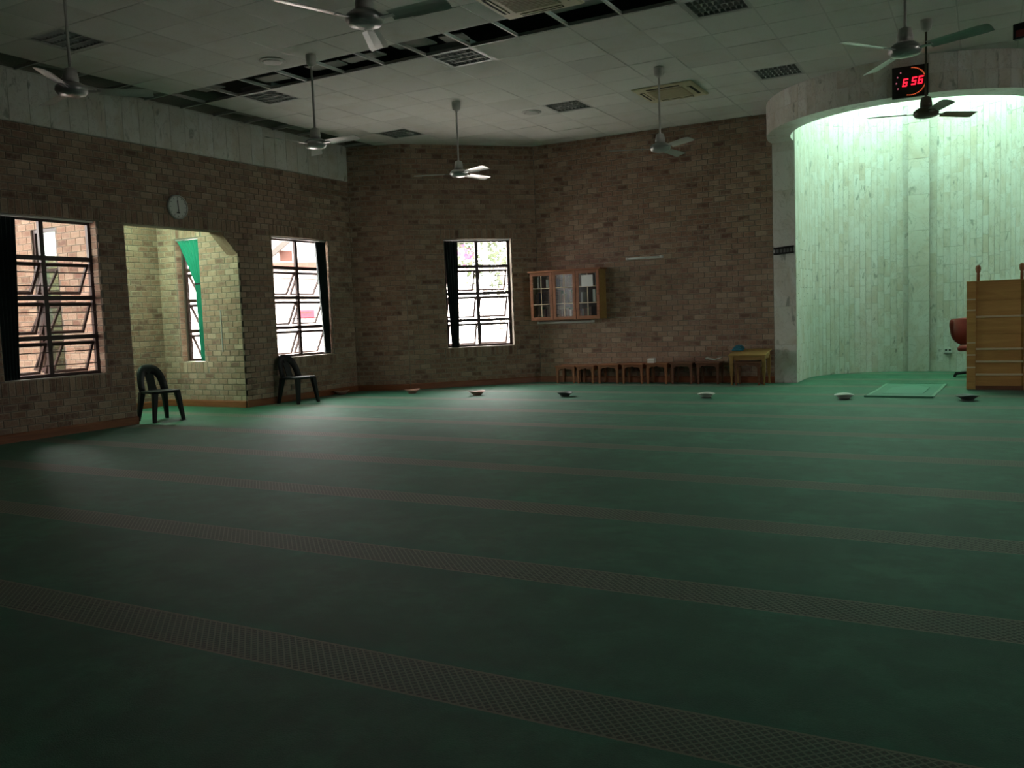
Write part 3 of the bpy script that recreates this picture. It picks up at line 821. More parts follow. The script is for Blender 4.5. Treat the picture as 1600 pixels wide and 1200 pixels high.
# ------------------------------------------------------------------ plastic chairs
def make_chair(loc, rz, lab):
    """local: faces +x, base at the origin"""
    r = empty('plastic_chair', loc, rz)
    # seat
    mb = MB(); SH = .415
    def rr(a, z, ex=0):
        pts = []
        for cx, cy, a0 in ((.17, .15, 0), (-.16, .14, 90), (-.16, -.14, 180), (.17, -.15, 270)):
            for k in range(5):
                q = math.radians(a0+k*22.5); pts.append((cx+(.045+a)*math.cos(q), cy+(.045+a)*math.sin(q), z))
        return pts
    mb.ring([rr(-.006, SH-.035), rr(.004, SH-.03), rr(.006, SH-.008), rr(-.002, SH), rr(-.035, SH-.004)])
    mb.build('seat', M['plastic'], r, True)
    # legs, L-section taper
    for sx in (-1, 1):
        for sy in (-1, 1):
            top = Vector((.175*sx, .155*sy, SH-.02)); bot = Vector((.215*sx if sx > 0 else -.235, .205*sy, 0))
            loops = []
            for t in (0, .5, 1):
                p = top.lerp(bot, t); w_ = lerp(.036, .021, t)
                loops.append([(p.x-w_, p.y-w_, p.z), (p.x+w_, p.y-w_, p.z), (p.x+w_, p.y+w_, p.z), (p.x-w_, p.y+w_, p.z)])
            MB().ring(loops).build('leg', M['plastic'], r, bevel=.006)
    # arched backrest, leaning back, curved in plan
    def bp(yy, z, off):
        lean = -.19-(z-SH)*.34
        return Vector((lean+.9*yy*yy+off, yy, z))
    mb = MB(); n = 22; Hh = .345
    def arc(t, sc): # t 0..1 around the arch
        a = PI*t; ex = .62
        c_, s_ = math.cos(a), math.sin(a)
        return (.205*sc*math.copysign(abs(c_)**.75, c_), SH-.02+(Hh+.02)*(s_**.75)*(1 if sc == 1 else .66))
    loops = []
    for k in range(n+1):
        t = k/n
        y0_, z0_ = arc(t, 1); y1_, z1_ = arc(t, .55)
        loops.append([bp(y0_, z0_, -.010), bp(y0_, z0_, .010), bp(y1_, z1_, .012), bp(y1_, z1_, -.008)])
    mb.ring(loops); mb.build('back_arch', M['plastic'], r, True)
    mb = MB(); loops = []
    for k in range(7):
        z = lerp(SH-.02, SH+.27, k/6); wd = .055+.012*abs(k/6-.4)
        loops.append([bp(-wd, z, -.007), bp(-wd, z, .009), bp(wd, z, .009), bp(wd, z, -.007)])
    mb.ring(loops); mb.build('back_splat', M['plastic'], r)
    return tag(r, lab, 'chair', 'black plastic chairs')
make_chair((-9.79, 7.93, 0), math.radians(-12), 'black plastic chair with arched back standing in the alcove opening')
make_chair((-9.46, 10.26, 0), math.radians(-6), 'black plastic chair with arched back below the far window of the long wall')

# ------------------------------------------------------------------ wall clock
def wall_clock():
    r = empty('wall_clock', (XL+.010, 8.44, 2.905), 0); r.rotation_euler = (0, PI/2, 0)
    # local z points into the room, local -x is up
    MB().lathe([(.165, 0), (.17, .015), (.165, .035), (.148, .04), (.146, .028)], 36, caps=False).build('rim', M['fan_cup'], r, True)
    MB().lathe([(.150, .001), (.150, .026), (.001, .027)], 36).build('dial', M['paper'], r)
    m = Matrix
    MB().cbox((-.05, 0, .031), (.11, .007, .004)).build('minute_hand', M['black'], r)
    MB().cbox((.0, 0, .034), (.15, .010, .004), m.Rotation(math.radians(4), 4, 'Z') @ m.Translation((-.01, 0, 0))).build('hour_hand', M['black'], r)
    MB().cbox((.075, .0, .029), (.018, .05, .003)).build('maker_plate', M['black'], r)
    for k in range(12):
        a = k*PI/6; MB().cbox((.128, 0, .029), (.018 if k % 3 else .026, .006, .003), m.Rotation(a, 4, 'Z')).build('hour_mark', M['black'], r)
    tag(r, 'round white wall clock on the bricks above the alcove opening', 'clock')
wall_clock()

# ------------------------------------------------------------------ digital prayer clock on the bulkhead
SEG = {'6': 'acdefg', '5': 'acdfg'}
def digital_clock():
    px = on_y(1422, 128, BY-BR0-.03)
    th = math.atan2(px.x-BX, -(px.y-BY))
    y = BY-math.sqrt(BR0**2-(px.x-BX)**2)-.016
    r = empty('digital_clock', (px.x, y, px.z), th*.9)
    w_, h_ = .41, .38
    MB().box((-w_/2, -.045, -h_/2), (w_/2, .0, h_/2)).build('board', M['black'], r, bevel=.004)
    def digit(ch, cx, cz, hw=.027, hh=.048, t=.017):
        mb = MB(); y0, y1 = -.052, -.046
        S = {'a': ((-hw, hh-t), (hw, hh)), 'd': ((-hw, -hh), (hw, -hh+t)), 'g': ((-hw, -t/2), (hw, t/2)), 'f': ((-hw, t/2), (-hw+t*.8, hh-t)), 'b': ((hw-t*.8, t/2), (hw, hh-t)), 'e': ((-hw, -hh+t), (-hw+t*.8, -t/2)), 'c': ((hw-t*.8, -hh+t), (hw, -t/2))}
        for q in SEG[ch]:
            (a, b), (c_, d_) = S[q]; sh = .18
            vs = [(cx+x+z*sh, yy, cz+z) for yy in (y0, y1) for x, z in ((a, b), (c_, b), (c_, d_), (a, d_))]
            mb.add(vs, [(0, 1, 2, 3), (7, 6, 5, 4), (0, 4, 5, 1), (1, 5, 6, 2), (2, 6, 7, 3), (3, 7, 4, 0)])
        mb.build('digit', M['red_led'], r)
    digit('6', -.055, -.008); digit('5', .045, .0); digit('6', .118, .004)
    for k in range(26):
        a = math.radians(-104+k*7.6)
        MB().cbox((.01+.165*math.cos(a), -.047, .0+.165*math.sin(a)), (.012, .006, .016) if abs(math.cos(a)) > .7 else (.017, .006, .010)).build('led_mark', M['orange_led'], r)
    for a in (135, 157, 182, 207):
        q = math.radians(a); MB().lathe([(.009, 0), (.009, .006)], 10).build('led_dot', M['pink_led'], r, loc=(.01+.165*math.cos(q), -.045, .165*math.sin(q)), rot=(PI/2, 0, 0))
    tag(r, 'black digital clock with red numerals mounted on the curved marble bulkhead', 'clock')
digital_clock()
def sign_box():
    p = on_z(1600, 47, 4.02)
    r = empty('hanging_sign', (p.x+.03, p.y, 4.02), -.4)
    MB().box((-.13, -.03, -.08), (.13, .03, .08)).build('case', M['black'], r, bevel=.004)
    MB().box((-.10, -.034, -.06), (.10, -.029, .01)).build('face_panel', M['red_book'], r)
    MB().tube([(0, 0, .08), (0, 0, CZ-4.02)], .008, 8).build('hanger_rod', M['fan_cup'], r)
    tag(r, 'small dark box with a red face hanging from the ceiling before the bulkhead', 'sign')
sign_box()

# ------------------------------------------------------------------ glazed wall cupboard
def cupboard():
    x0, x1, z0, z1 = -7.20, -5.85, 1.13, 1.985; yb, yf = 14.228, 13.95
    r = empty('wall_cupboard', (x0, yb, z0)); W, Hh, Dp = x1-x0, z1-z0, yb-yf
    t = .02
    mb = MB(); mb.box((0, -Dp, 0), (t, 0, Hh)); mb.box((W-t, -Dp, 0), (W, 0, Hh)); mb.box((t, -Dp, 0), (W-t, 0, t)); mb.box((t, -Dp, Hh-t), (W-t, 0, Hh))
    mb.build('carcass', M['wood_gold'], r)
    MB().box((t, -.012, t), (W-t, 0, Hh-t)).build('back_panel', M['cab_in'], r)
    MB().box((-.03, -Dp-.045, Hh), (W+.03, 0, Hh+.03)).build('cornice', M['wood'], r, bevel=.004)
    for k in (1, 2): MB().box((t, -Dp+.02, Hh*k/3-.008), (W-t, -.012, Hh*k/3+.008)).build('shelf', M['wood_dark'], r)
    dw = W/3
    for k in range(3):
        mb = MB(); a, b = k*dw+.004, (k+1)*dw-.004; sw = .055; yy0, yy1 = -Dp-.022, -Dp-.001
        bar(mb, a, a+sw, .004, Hh-.004, yy0, yy1); bar(mb, b-sw, b, .004, Hh-.004, yy0, yy1); bar(mb, a+sw, b-sw, .004, .004+sw, yy0, yy1); bar(mb, a+sw, b-sw, Hh-.004-sw, Hh-.004, yy0, yy1)
        d = mb.build('door', M['wood'], r, bevel=.002)
        MB().box((a+sw-.004, -Dp-.013, sw), (b-sw+.004, -Dp-.010, Hh-sw)).build('pane', M['cglass'], d)
        mb = MB(); c_ = (a+b)/2
        bar(mb, c_-.007, c_+.007, .004+sw, Hh-.004-sw, -Dp-.020, -Dp-.0135)
        mb.build('glazing_bar', M['ledge'], d)
        for q in (1, 2): MB().box((a+sw, -Dp-.020, Hh*q/3-.007), (b-sw, -Dp-.0135, Hh*q/3+.007)).build('glazing_bar', M['ledge'], d)
        MB().lathe([(.006, 0), (.012, .012), (.004, .02)], 10).build('knob', M['wood_dark'], d, loc=(b-.025, -Dp-.022, Hh*.5), rot=(PI/2, 0, 0))
    tag(r, 'wooden wall cupboard with three glazed doors on the brick back wall', 'cupboard')
    bk = ['red_book', 'green_book', 'blue_book', 'cream_book', 'wood_dark']
    rnd = random.Random(3)
    for sh in range(3):
        x = .05
        while x < W-.08:
            tw = rnd.uniform(.03, .06); hh = rnd.uniform(.15, .23)
            if rnd.random() < .72 and not any(abs((x+tw/2)-k*dw) < .0 for k in (1, 2)):
                zb = (Hh*sh/3+.008) if sh else t
                b = empty('book', (x0+x+tw/2, yb-.13, z0+zb+.001))
                ck = rnd.choice(bk)
                MB().box((-tw/2, -.07, 0), (tw/2, .07, hh)).build('cover', M[ck], b)
                MB().box((-tw/2+.004, -.0715, .006), (tw/2-.004, -.0705, hh-.006)).build('spine_label', M['paper'] if rnd.random() < .15 else M['wood_dark'], b)
                tag(b, '%s book on the %s shelf behind the %s glazed cupboard door' % (dict(red_book='red', green_book='green', blue_book='dark blue', cream_book='cream', wood_dark='brown')[ck], ('bottom', 'middle', 'top')[sh], ('first', 'second', 'third')[min(2, int((x+tw/2)/dw))]), 'book', 'books in the wall cupboard')
            x += tw+.003
            if rnd.random() < .15: x += .1
    p = empty('reflection_panel', (x0+dw*2.5, yf-.023-.0, z0+Hh*.78))  # pale panel put in for a reflection in the door glass
    MB().box((-.10, -.002, -.09), (.10, 0, .09)).build('sheet', M['paper'], p); MB().box((-.11, -.001, -.10), (.11, .0, .10)).build('border', M['white'], p)
    tag(p, 'pale panel imitating a reflection on the third glazed door of the cupboard', 'paper')
cupboard()

def tube_fitting(name, c, L, rz, lab, mat='tube_off', vert=False):
    r = empty(name, c, rz)
    MB().box((-L/2, -.045, -.02), (L/2, 0, .02)).build('batten', M['white'], r, bevel=.003)
    MB().tube([(-L/2+.04, -.065, 0), (L/2-.04, -.065, 0)], .0145, 10).build('tube', M[mat], r, True)
    for s in (-1, 1): MB().box((s*(L/2-.025)-.018, -.085, -.02), (s*(L/2-.025)+.018, -.0, .02)).build('lamp_holder', M['white'], r)
    return tag(r, lab, 'light fitting')
tube_fitting('tube_light', (-5.12, 14.246, 2.14), .66, 0, 'unlit white tube light on the brick wall right of the cupboard')
tube_fitting('tube_light', (-6.64, 14.246, 1.085), 1.12, 0, 'unlit white tube light on the wall just under the cupboard')
def conduit(pts, lab, r_=.008):
    o = MB().tube(pts, r_, 8).build('conduit_pipe', M['conduit']); tag(o, lab, 'conduit')
conduit([(-5.98, 14.236, 2.085), (-5.46, 14.236, 2.13)], 'thin conduit running from the cupboard top to the tube light')
conduit([(-5.82, 14.236, 1.13), (-5.2, 14.236, 1.135)], 'thin conduit on the bricks level with the cupboard bottom')
conduit([(-10.24, AY1-.018, .85), (-10.24, AY1-.018, 1.48)], 'short vertical conduit on the lit alcove wall', .009)

# ------------------------------------------------------------------ low book tables along the back wall
def low_table(x0, x1, y, h, mat, lab, dp=.32, group='low wooden book tables along the back wall', name='low_table', lift=0):
    W = x1-x0
    r = empty(name, ((x0+x1)/2, y, 0))
    MB().box((-W/2-.012, -dp/2-.015, h-.024), (W/2+.012, dp/2+.005, h)).build('table_top', M[mat], r, bevel=.004)
    for sx in (-1, 1):
        for sy in (-1, 1):
            cx, cy = sx*(W/2-.024), sy*(dp/2-.03)
            loops = []
            for t in (0, .3, 1):
                p = lerp(.022, .015, t); loops.append([(cx-p, cy-p, lerp(h-.024, 0, t)), (cx+p, cy-p, lerp(h-.024, 0, t)), (cx+p, cy+p, lerp(h-.024, 0, t)), (cx-p, cy+p, lerp(h-.024, 0, t))])
            MB().ring(loops).build('leg', M[mat], r)
    # shaped apron
    a = W/2-.046; ah = .045; pts = [(-a, h-.026), (a, h-.026)]
    low = []
    for k in range(17):
        t = k/16; x = lerp(a, -a, t); s_ = abs(2*t-1)
        low.append((x, h-.026-ah*(.55+.75*s_**1.5+.18*math.cos(6*PI*t))))
    MB().prism(pts+low, -dp/2+.012, -dp/2+.03).build('apron', M[mat], r)
    for sx in (-1, 1): MB().box((sx*(W/2-.024)-.008, -dp/2+.05, h-.09), (sx*(W/2-.024)+.008, dp/2-.05, h-.026)).build('side_rail', M[mat], r)
    return tag(r, lab, 'table', group)
zx = [(185, 303), (308, 416), (434, 562), (577, 708), (722, 853), (868, 1003), (1020, 1162)]
for k, (a, b) in enumerate(zx):
    xa = on_y(820+a*.2625, 592, 13.92).x+.012; xb = on_y(820+b*.2625, 592, 13.92).x-.012
    h = (.315, .315, .335, .345, .35, .355, .36)[k]
    low_table(xa, xb, 14.055, h, 'wood' if k < 5 else 'wood_dark', ['low reddish table at the end of the row next to the angled wall', 'second low reddish table of the row, counted from the angled wall', 'third low table of the row, counted from the angled wall', 'low table just before the one that carries the white box', 'low table carrying the small white box', 'darker low table between the white box and the open book', 'darker low table carrying the open book'][k])
xa = on_y(820+1252*.2625, 595, 13.85).x; xb = on_y(820+1412*.2625, 595, 13.85).x
low_table(xa+.02, xb, 13.86, .375, 'wood_dark', 'low dark table with a scalloped apron tucked under the taller golden table', dp=.30, group='low wooden book tables along the back wall')
# taller golden table
def tall_table():
    x0, x1, y, h, dp = -3.56, -3.03, 13.98, .485, .44
    r = empty('side_table', ((x0+x1)/2, y, 0)); W = x1-x0
    sl = [(-dp/2-.02, h-.024), (-dp/2-.02, h), (dp/2, h+.075), (dp/2, h+.05)]
    MB().add([(x, y_, z) for x in (-W/2-.03, W/2+.03) for y_, z in sl], [(0, 1, 2, 3), (7, 6, 5, 4), (0, 4, 5, 1), (1, 5, 6, 2), (2, 6, 7, 3), (3, 7, 4, 0)]).build('table_top', M['wood_gold'], r, bevel=.004)
    for sx in (-1, 1): MB().add([(sx*(W/2-.012)+o_, y_, z) for o_ in (-.012, .012) for y_, z in ((-dp/2+.01, h-.07), (-dp/2+.01, h-.022), (dp/2-.01, h+.046), (dp/2-.01, h-.07))], [(0, 1, 2, 3), (7, 6, 5, 4), (0, 4, 5, 1), (1, 5, 6, 2), (2, 6, 7, 3), (3, 7, 4, 0)]).build('side_rail', M['wood_gold'], r)
    for sx in (-1, 1):
        for sy in (-1, 1):
            cx, cy = sx*(W/2-.012), sy*(dp/2-.03); loops = []
            for t, p in ((0, .026), (.55, .024), (.8, .013), (1, .015)):
                z = lerp(h-.026, 0, t); loops.append([(cx-p, cy-p, z), (cx+p, cy-p, z), (cx+p, cy+p, z), (cx-p, cy+p, z)])
            MB().ring(loops).build('leg', M['wood_gold'], r, bevel=.003)
    for sy in (-1, 1): MB().box((-W/2+.014, sy*(dp/2-.03)-.009, h-.085), (W/2-.014, sy*(dp/2-.03)+.009, h-.026)).build('apron', M['wood_gold'], r)
    tag(r, 'taller golden wooden desk with a sloping top beside the marble pier', 'table')
tall_table()
# things on the tables
def tissue_box():
    p = on_y(1017, 566, 13.98); r = empty('tissue_box', (p.x, 14.02, .3505))
    MB().box((-.06, -.05, 0), (.06, .05, .075)).build('box', M['paper'], r, bevel=.003)
    MB().box((-.06, -.0515, .03), (.06, -.0502, .04)).build('stripe', M['cream_book'], r)
    MB().box((-.03, -.012, .075), (.03, .012, .079)).build('opening', M['cream_book'], r)
    tag(r, 'small white box standing on the row of low tables', 'box')
tissue_box()
def open_book():
    p = on_y(1115, 566, 13.98); r = empty('open_book', (p.x, 14.0, .361), .1)
    for s in (-1, 1):
        m = Matrix.Rotation(s*-.22, 4, 'Y')
        MB().box((0 if s > 0 else -.13, -.09, .002), (.13 if s > 0 else 0, .09, .012), m).build('pages', M['paper'], r)
        MB().box((0 if s > 0 else -.135, -.095, -.002), (.135 if s > 0 else 0, .095, .002), m).build('cover', M['green_book'], r)
    r.location.z += .032
    tag(r, 'open book with a green cover on the last low table before the golden one', 'book')
open_book()
def cloth_heap():
    r = empty('folded_cloth', (-3.50, 14.04, .545)); r.rotation_euler = (.168, 0, 0)
    for k, (w_, h0, h1) in enumerate(((.09, 0, .03), (.08, .03, .055), (.06, .055, .075))):
        MB().box((-w_+.01*k, -.07+.01*k, h0), (w_, .07, h1)).build('fold', M['teal'], r, bevel=.01)
    tag(r, 'small folded teal cloth on the corner of the golden table', 'cloth')
cloth_heap()

# ------------------------------------------------------------------ dishes along the front row
dish_spots = [((530, 616), 'pink'), ((647, 614), 'pink'), ((748, 617), 'pink'), ((885, 619), 'grey'), ((1105, 621), 'white'), ((1320, 623), 'white'), ((1512, 625), 'grey')]
wordy = ['pinkish shallow dish on the carpet against the long-wall skirting', 'pinkish shallow dish on the carpet in front of the short corner wall', 'pinkish shallow dish on the carpet below the angled-wall window', 'dark grey shallow dish on the carpet before the first low tables',
         'white shallow dish on the carpet before the golden table', 'white shallow dish on the carpet before the green prayer mat', 'dark shallow dish on the carpet in front of the wooden pulpit']
for k, ((px, py), kd) in enumerate(dish_spots):
    p = on_z(px, py, 0)
    if p.x < XL+.17: p.x = XL+.17
    r = empty('shallow_dish', (p.x, p.y-.05, 0), k*.7)
    mb = MB(); n = 24; loops = []
    rnd = random.Random(k)
    wob = [rnd.uniform(.92, 1.06) for _ in range(4)]
    for rr_, z in ((.065, .012), (.085, .03), (.115, .055), (.13, .06), (.128, .065), (.108, .058), (.075, .035), (.02, .022)):
        loops.append([(rr_*math.cos(2*PI*i/n)*(1+.05*math.sin(2*2*PI*i/n+k)), rr_*math.sin(2*PI*i/n)*wob[0], z+(.008*math.sin(2*PI*i/n*2+k) if rr_ > .1 else 0)) for i in range(n)])
    mb.ring(loops); mb.build('bowl', M['dish_'+kd], r, True)
    MB().lathe([(.055, 0), (.068, .004), (.066, .014)], 20).build('foot', M['dish_base_red' if kd == 'pink' else 'dish_base'], r, True)
    tag(r, wordy[k], 'dish', 'dishes along the front prayer row')

# ------------------------------------------------------------------ prayer mat
def prayer_mat():
    r = empty('prayer_mat', (-.93, 13.10, 0), math.radians(-2.5)); W, L = .82, 1.95
    n = 24; mb = MB(); top = []; 
    def hz(t): return .008+.003*math.sin(9*t)+(.012*max(0, 1-t*14))
    vs = []; fs = []
    for k in range(n+1):
        t = k/n; y = -L/2+L*t
        for x in (-W/2+.04, W/2-.04): vs.append((x, y, hz(t)+.001)); vs.append((x, y, .001))
    for k in range(n):
        a = 4*k; b = a+4
        fs += [(a, a+2, b+2, b), (a+1, b+1, b+3, a+3), (a, b, b+1, a+1), (a+2, a+3, b+3, b+2)]
    fs += [(0, 1, 3, 2), (4*n, 4*n+2, 4*n+3, 4*n+1)]
    mb.add(vs, fs); mb.build('field', M['mat'], r)
    for s in (-1, 1):
        vs = []; fs = []
        for k in range(n+1):
            t = k/n; y = -L/2+L*t
            for x in (s*(W/2-.04), s*W/2): vs.append((x, y, hz(t)+.0025)); vs.append((x, y, .001))
        for k in range(n):
            a = 4*k; b = a+4
            fs += [(a, a+2, b+2, b), (a+1, b+1, b+3, a+3), (a, b, b+1, a+1), (a+2, a+3, b+3, b+2)]
        fs += [(0, 1, 3, 2), (4*n, 4*n+2, 4*n+3, 4*n+1)]
        MB().add(vs, fs).build('side_border', M['mat_trim'], r)
    for s in (-1, 1): MB().box((-W/2, s*(L/2+.015)-.02, .002), (W/2, s*(L/2+.015)+.02, .016 if s > 0 else .026)).build('end_border', M['mat_trim'], r)
    mb = MB()
    mb.prismz([(-.24, -.6), (.24, -.6), (.24, .35), (.12, .55), (0, .68), (-.12, .55), (-.24, .35)], .009, .0135)
    mb.build('arch_motif', M['mat_arch'], r)
    tag(r, 'green prayer mat spread on the carpet before the marble niche', 'prayer mat')
prayer_mat()

# ------------------------------------------------------------------ wooden pulpit
def pulpit():
    yf = 13.28; x0, x1 = -.215, .565
    r = empty('wooden_pulpit', (x0, yf, 0)); W = x1-x0; Hh = 1.465; Dp = .95; st = .11
    # body behind the boards
    MB().box((.004, .04, 0), (W-.004, Dp, Hh-.01)).build('body', M['mimbar'], r)
    # left and right stiles made of blocks with pale joints
    zj = [0, .305, .475, .64, 1.08, 1.225, Hh]
    for xs in (0, W-st):
        for a, b in zip(zj, zj[1:]):
            MB().box((xs, 0, a+.006), (xs+st, .04, b-.006)).build('stile_block', M['mimbar'], r, bevel=.003)
        for z in zj[1:-1]: MB().box((xs+.002, -.004, z-.010), (xs+st-.002, .04, z+.010)).build('stile_joint', M['ledge'], r, bevel=.002)
    # front boards with pale ledges, the lower ones are steps
    zl = [0, .21, .385, .555, .99, Hh]
    for k, (a, b) in enumerate(zip(zl, zl[1:])):
        parts = [(a, b)] if b-a < .3 else [(a, (a+b)/2-.02), ((a+b)/2-.02, b)]
        for (c_, d_) in parts: MB().box((st+.002, .018+.002*k, c_+.002), (W-st-.002, .045, d_-.003)).build('front_board', M['mimbar'], r, bevel=.002)
    for z in zl[1:-1]: MB().box((st+.002, -.010, z-.014), (W-st-.002, .03, z+.012)).build('ledge', M['ledge'], r, bevel=.003)
    MB().box((st+.002, -.002, .0), (W-st-.002, .03, .055)).build('plinth', M['wood_dark'], r, bevel=.003)
    MB().box((-.004, -.006, Hh-.012), (W+.004, Dp+.004, Hh+.008)).build('cap_board', M['mimbar'], r, bevel=.003)
    for xs in (.135, W-.135):
        MB().lathe([(.02, 0), (.02, .09), (.016, .10), (.028, .125), (.034, .16), (.030, .19), (.018, .208), (.001, .214)], 16).build('finial', M['wood'], r, True, loc=(xs, .06, Hh+.008))
    tag(r, 'tall wooden pulpit with pale step ledges and knob finials before the niche', 'pulpit')
pulpit()

# ------------------------------------------------------------------ maroon chair behind the pulpit
def swivel_chair():
    r = empty('upholstered_chair', (-.20, 15.55, 0), math.radians(-90))
    for k in range(5):
        a = k*2*PI/5+.3
        MB().tube([(0, 0, .07), (.26*math.cos(a), .26*math.sin(a), .045)], [.022, .014], 8).build('base_arm', M['plastic'], r)
        MB().lathe([(.001, 0), (.022, .006), (.024, .024), (.012, .045)], 10).build('castor', M['plastic'], r, loc=(.26*math.cos(a), .26*math.sin(a), 0))
    MB().tube([(0, 0, .06), (0, 0, .42)], .025, 10).build('column', M['plastic'], r)
    def rr(a, z):
        p = []
        for cx, cy, a0 in ((.14, .11, 0), (-.14, .11, 90), (-.14, -.11, 180), (.14, -.11, 270)):
            for k in range(5):
                q = math.radians(a0+k*22.5); p.append((cx+(.06+a)*math.cos(q), cy+(.06+a)*math.sin(q), z))
        return p
    MB().ring([rr(-.02, .41), rr(.005, .425), rr(.01, .46), rr(-.01, .49), rr(-.05, .50)]).build('seat', M['maroon'], r, True)
    # bucket backrest, curved in plan, rounded lower corners
    n = 20; loops = []
    for k in range(n+1):
        a = math.radians(-105+210*k/n); t = abs(k/n*2-1)
        low = .45+.36*t**2.0; hi = .935-.02*t
        def pt(rad, z): return (-.02-rad*math.cos(a), rad*1.02*math.sin(a), z)
        loops.append([pt(.235, low), pt(.28, low+.015), pt(.295, (low+hi)/2), pt(.285, hi-.02), pt(.262, hi), pt(.24, hi-.02), pt(.232, (low+hi)/2)])
    MB().ring(loops).build('backrest', M['maroon'], r, True)
    tag(r, 'maroon upholstered bucket chair partly hidden behind the wooden pulpit', 'chair')
swivel_chair()

# ------------------------------------------------------------------ small wall fittings
def socket():
    x = -.545; y = NY+math.sqrt(NR**2-(x-NX)**2); a = math.atan2(x-NX, y-NY)
    r = empty('wall_socket', (x-.012*math.sin(a), y-.012*math.cos(a), .36), -a)
    MB().box((-.065, -.012, -.04), (.065, 0, .045)).build('plate', M['white'], r, bevel=.004)
    for s in (-.03, .03): MB().lathe([(.017, 0), (.017, .003)], 12).build('outlet', M['black'], r, loc=(s, -.012, .008), rot=(PI/2, 0, 0))
    MB().box((-.06, -.02, -.048), (.06, -.001, -.036)).build('cover_flap', M['black'], r)
    tag(r, 'white wall socket low on the curved marble beside the maroon chair', 'socket')
socket()
def pier_rack():
    r = empty('key_rack', (-2.80, 14.249, 2.11))
    for z, sk in ((.045, .012), (-.045, .006)):
        MB().prism([(-.155, z-.016-sk), (.155, z-.012+sk), (.155, z+.012+sk), (-.155, z+.012-sk)], -.045, 0).build('rail', M['black'], r)
    MB().prism([(-.15, -.045), (.15, -.035), (.15, .045), (-.15, .035)], -.006, -.001).build('back_plate', M['louvre_in'], r)
    for k in range(6): MB().box((-.13+k*.052, -.035, -.045), (-.118+k*.052, -.025, .04)).build('rack_bar', M['black'], r)
    tag(r, 'small black rack fixed on the marble pier', 'rack')
pier_rack()

# ------------------------------------------------------------------ lamps hidden behind the bulkhead and the alcove lintel
for k in range(9):
    a = PI*(k+.5)/9; rad = NR-.10
    r = tube_fitting('cove_light', (NX+rad*math.cos(a), NY+rad*math.sin(a), 5.12), .50, a-PI/2, 'lit fluorescent tube high on the curved niche wall above the bulkhead edge', 'tube_green')
    tag(r, group='lights high in the niche')
r = tube_fitting('cove_light', (-10.75, AY0+.01, 3.05), 1.2, PI, 'lit fluorescent tube inside the alcove above the opening', 'tube_warm')

# ------------------------------------------------------------------ outside
struct(MB().box((-60, -30, -.45), (30, 70, -.18)).build('ground_outside', M['ground']), 'pale paved ground outside the windows', 'ground')
struct(MB().box((-16.0, 1.0, 3.25), (XL-.23, AY0-.25, 3.37)).build('added_shade_roof', M['fascia']), 'unseen flat roof added to shade the passage outside the near window', 'roof')  # added out of sight to keep sky light off the passage
def sky_screen():
    r = empty('sky_screen_wall', (-13.4, 4.0, -.18))  # added wall, cuts the sky light falling on the bricks outside
    MB().box((-.12, -3.0, 0), (.12, 3.2, 2.5)).build('wall_panel', M['brick'], r); MB().box((-.15, -3.02, 2.5), (.15, 3.22, 2.58)).build('coping', M['house_wall'], r)
    tag(r, 'brick screen wall added to block sky light outside the near window', 'wall')
sky_screen()
def house():
    d = ray(478, 480); d.z = 0; d.normalize(); c = d*30
    r = empty('house', (c.x, c.y, -.18), math.atan2(d.y, d.x)-PI/2)
    MB().box((-5.5, 1.2, 0), (5.5, 7, 3.45)).build('wall', M['house_wall'], r)
    MB().prism([(-6, 3.45), (6, 3.45), (4.5, 4.9), (-4.5, 4.9)], 1.0, 7.2).build('roof', M['house_wall'], r)
    MB().prism([(-1.15, 0), (1.9, 0), (1.9, 3.5), (.38, 4.75), (-1.15, 3.5)], 0, 1.25).build('gable_wall', M['house_wall'], r)
    for s in (-1, 1):
        MB().prism([(.38+s*1.75, 3.32), (.38+s*1.75, 3.52), (.38, 4.98), (.38, 4.72)], -.35, -.22).build('barge_board', M['fascia'], r)
        MB().prism([(.38+s*1.75, 3.50), (.38+s*1.75, 3.58), (.38, 5.04), (.38, 4.96)], -.30, 1.3).build('gable_roof', M['house_wall'], r)
    MB().box((-2.2, -1.6, 3.16), (3.2, .0, 3.34)).build('porch_roof', M['roof'], r)
    for x in (-2.0, .6, 3.0): MB().box((x-.05, -1.5, 0), (x+.05, -1.4, 3.16)).build('porch_post', M['house_wall'], r)
    MB().box((-.75, -.03, 3.5), (-.35, .02, 3.85)).build('gable_vent', M['roof'], r)
    tag(r, 'white house with a small gable and reddish porch roof outside the far long-wall window', 'house')
house()
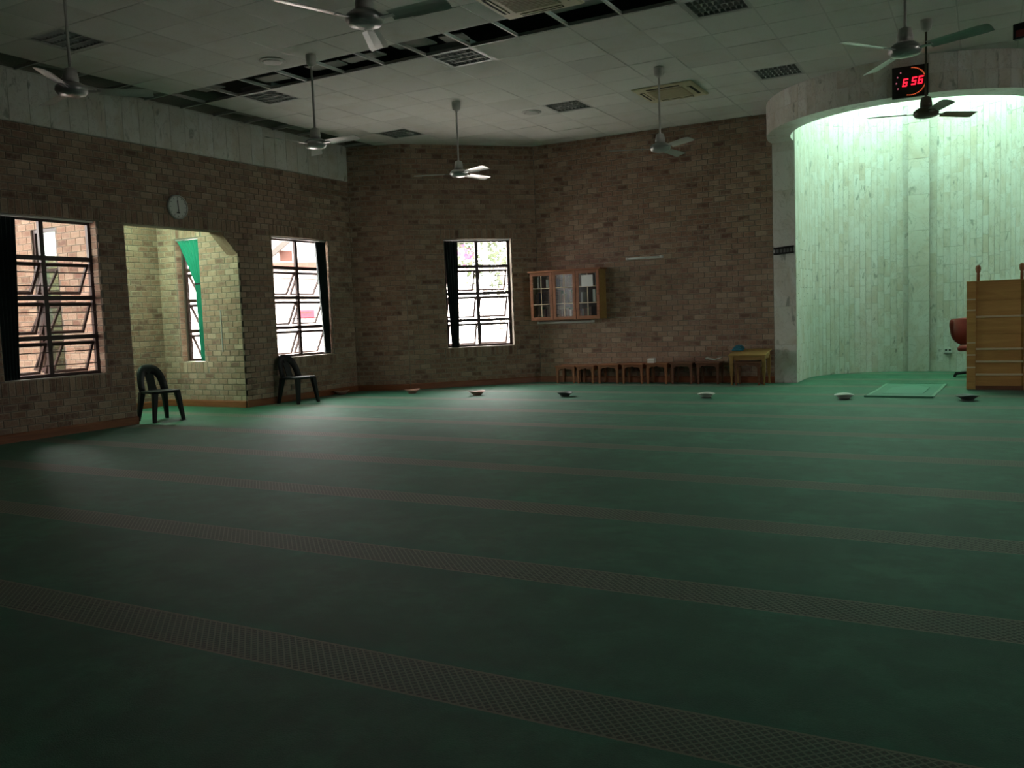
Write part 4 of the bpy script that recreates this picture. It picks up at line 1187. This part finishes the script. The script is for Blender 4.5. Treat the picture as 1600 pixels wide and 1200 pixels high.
def letter_box():
    d = ray(478, 500); d.z = 0; d.normalize(); c = d*20
    r = empty('letter_box', (c.x, c.y, -.18), math.atan2(d.y, d.x)-PI/2)
    MB().box((-.04, -.04, 0), (.04, .04, 1.52)).build('post', M['house_wall'], r)
    MB().box((-.20, -.12, 1.52), (.20, .12, 1.72)).build('box', M['red_paint'], r, bevel=.02)
    MB().box((-.12, -.125, 1.64), (.12, -.118, 1.66)).build('slot', M['slot'], r)
    tag(r, 'red letter box on a post in the yard outside the far long-wall window', 'letter box')
letter_box()
def tree(loc, Hh, R, lab, nleaf, blossom=0, seed=1):
    rnd = random.Random(seed); r = empty('tree', loc)
    MB().tube([(0, 0, 0), (.05, 0, Hh*.4), (0, .1, Hh*.75)], [.16, .11, .05], 8).build('trunk', M['bark'], r)
    for k in range(4):
        a = k*1.6+.4; MB().tube([(0.02, 0, Hh*(.35+.08*k)), (R*.5*math.cos(a), R*.5*math.sin(a), Hh*(.6+.07*k))], [.06, .02], 6).build('branch', M['bark'], r)
    cl = [(rnd.uniform(-1, 1)*R*.7, rnd.uniform(-1, 1)*R*.7, Hh*rnd.uniform(.45, 1.0), rnd.uniform(.35, .6)*R) for _ in range(11)]
    for nm, num, mat_, sub in (('foliage', nleaf, 'leaf', cl), ('blossom', blossom, 'blossom', cl[:4])):
        if not num: continue
        mb = MB()
        for _ in range(num):
            cx, cy, cz, cr = rnd.choice(sub); d = Vector((rnd.gauss(0, 1), rnd.gauss(0, 1), rnd.gauss(0, 1))).normalized()*cr*rnd.uniform(.6, 1)
            p = Vector((cx, cy, cz))+d; s = rnd.uniform(.07, .14)
            a = Vector((rnd.gauss(0, 1), rnd.gauss(0, 1), rnd.gauss(0, 1))).normalized()*s; b = a.orthogonal().normalized()*s*.6
            mb.add([p-a, p+b, p+a, p-b], [(0, 1, 2, 3)])
        tag(mb.build(nm, M[mat_], r), kind='stuff')
    tag(r, lab, 'tree')
tree((-14.6, 25.0, -.18), 6.6, 1.9, 'leafy tree with pink blossom outside the angled-wall window', 2600, 700, 4)
tree((-18.5, 33.0, -.18), 7.0, 2.6, 'larger green tree far outside the angled-wall window', 2600, 0, 9)
tree((-36.0, 36.0, -.18), 6.0, 2.2, 'green tree standing behind the white gabled house', 2000, 0, 12)
bpy.context.view_layer.update()
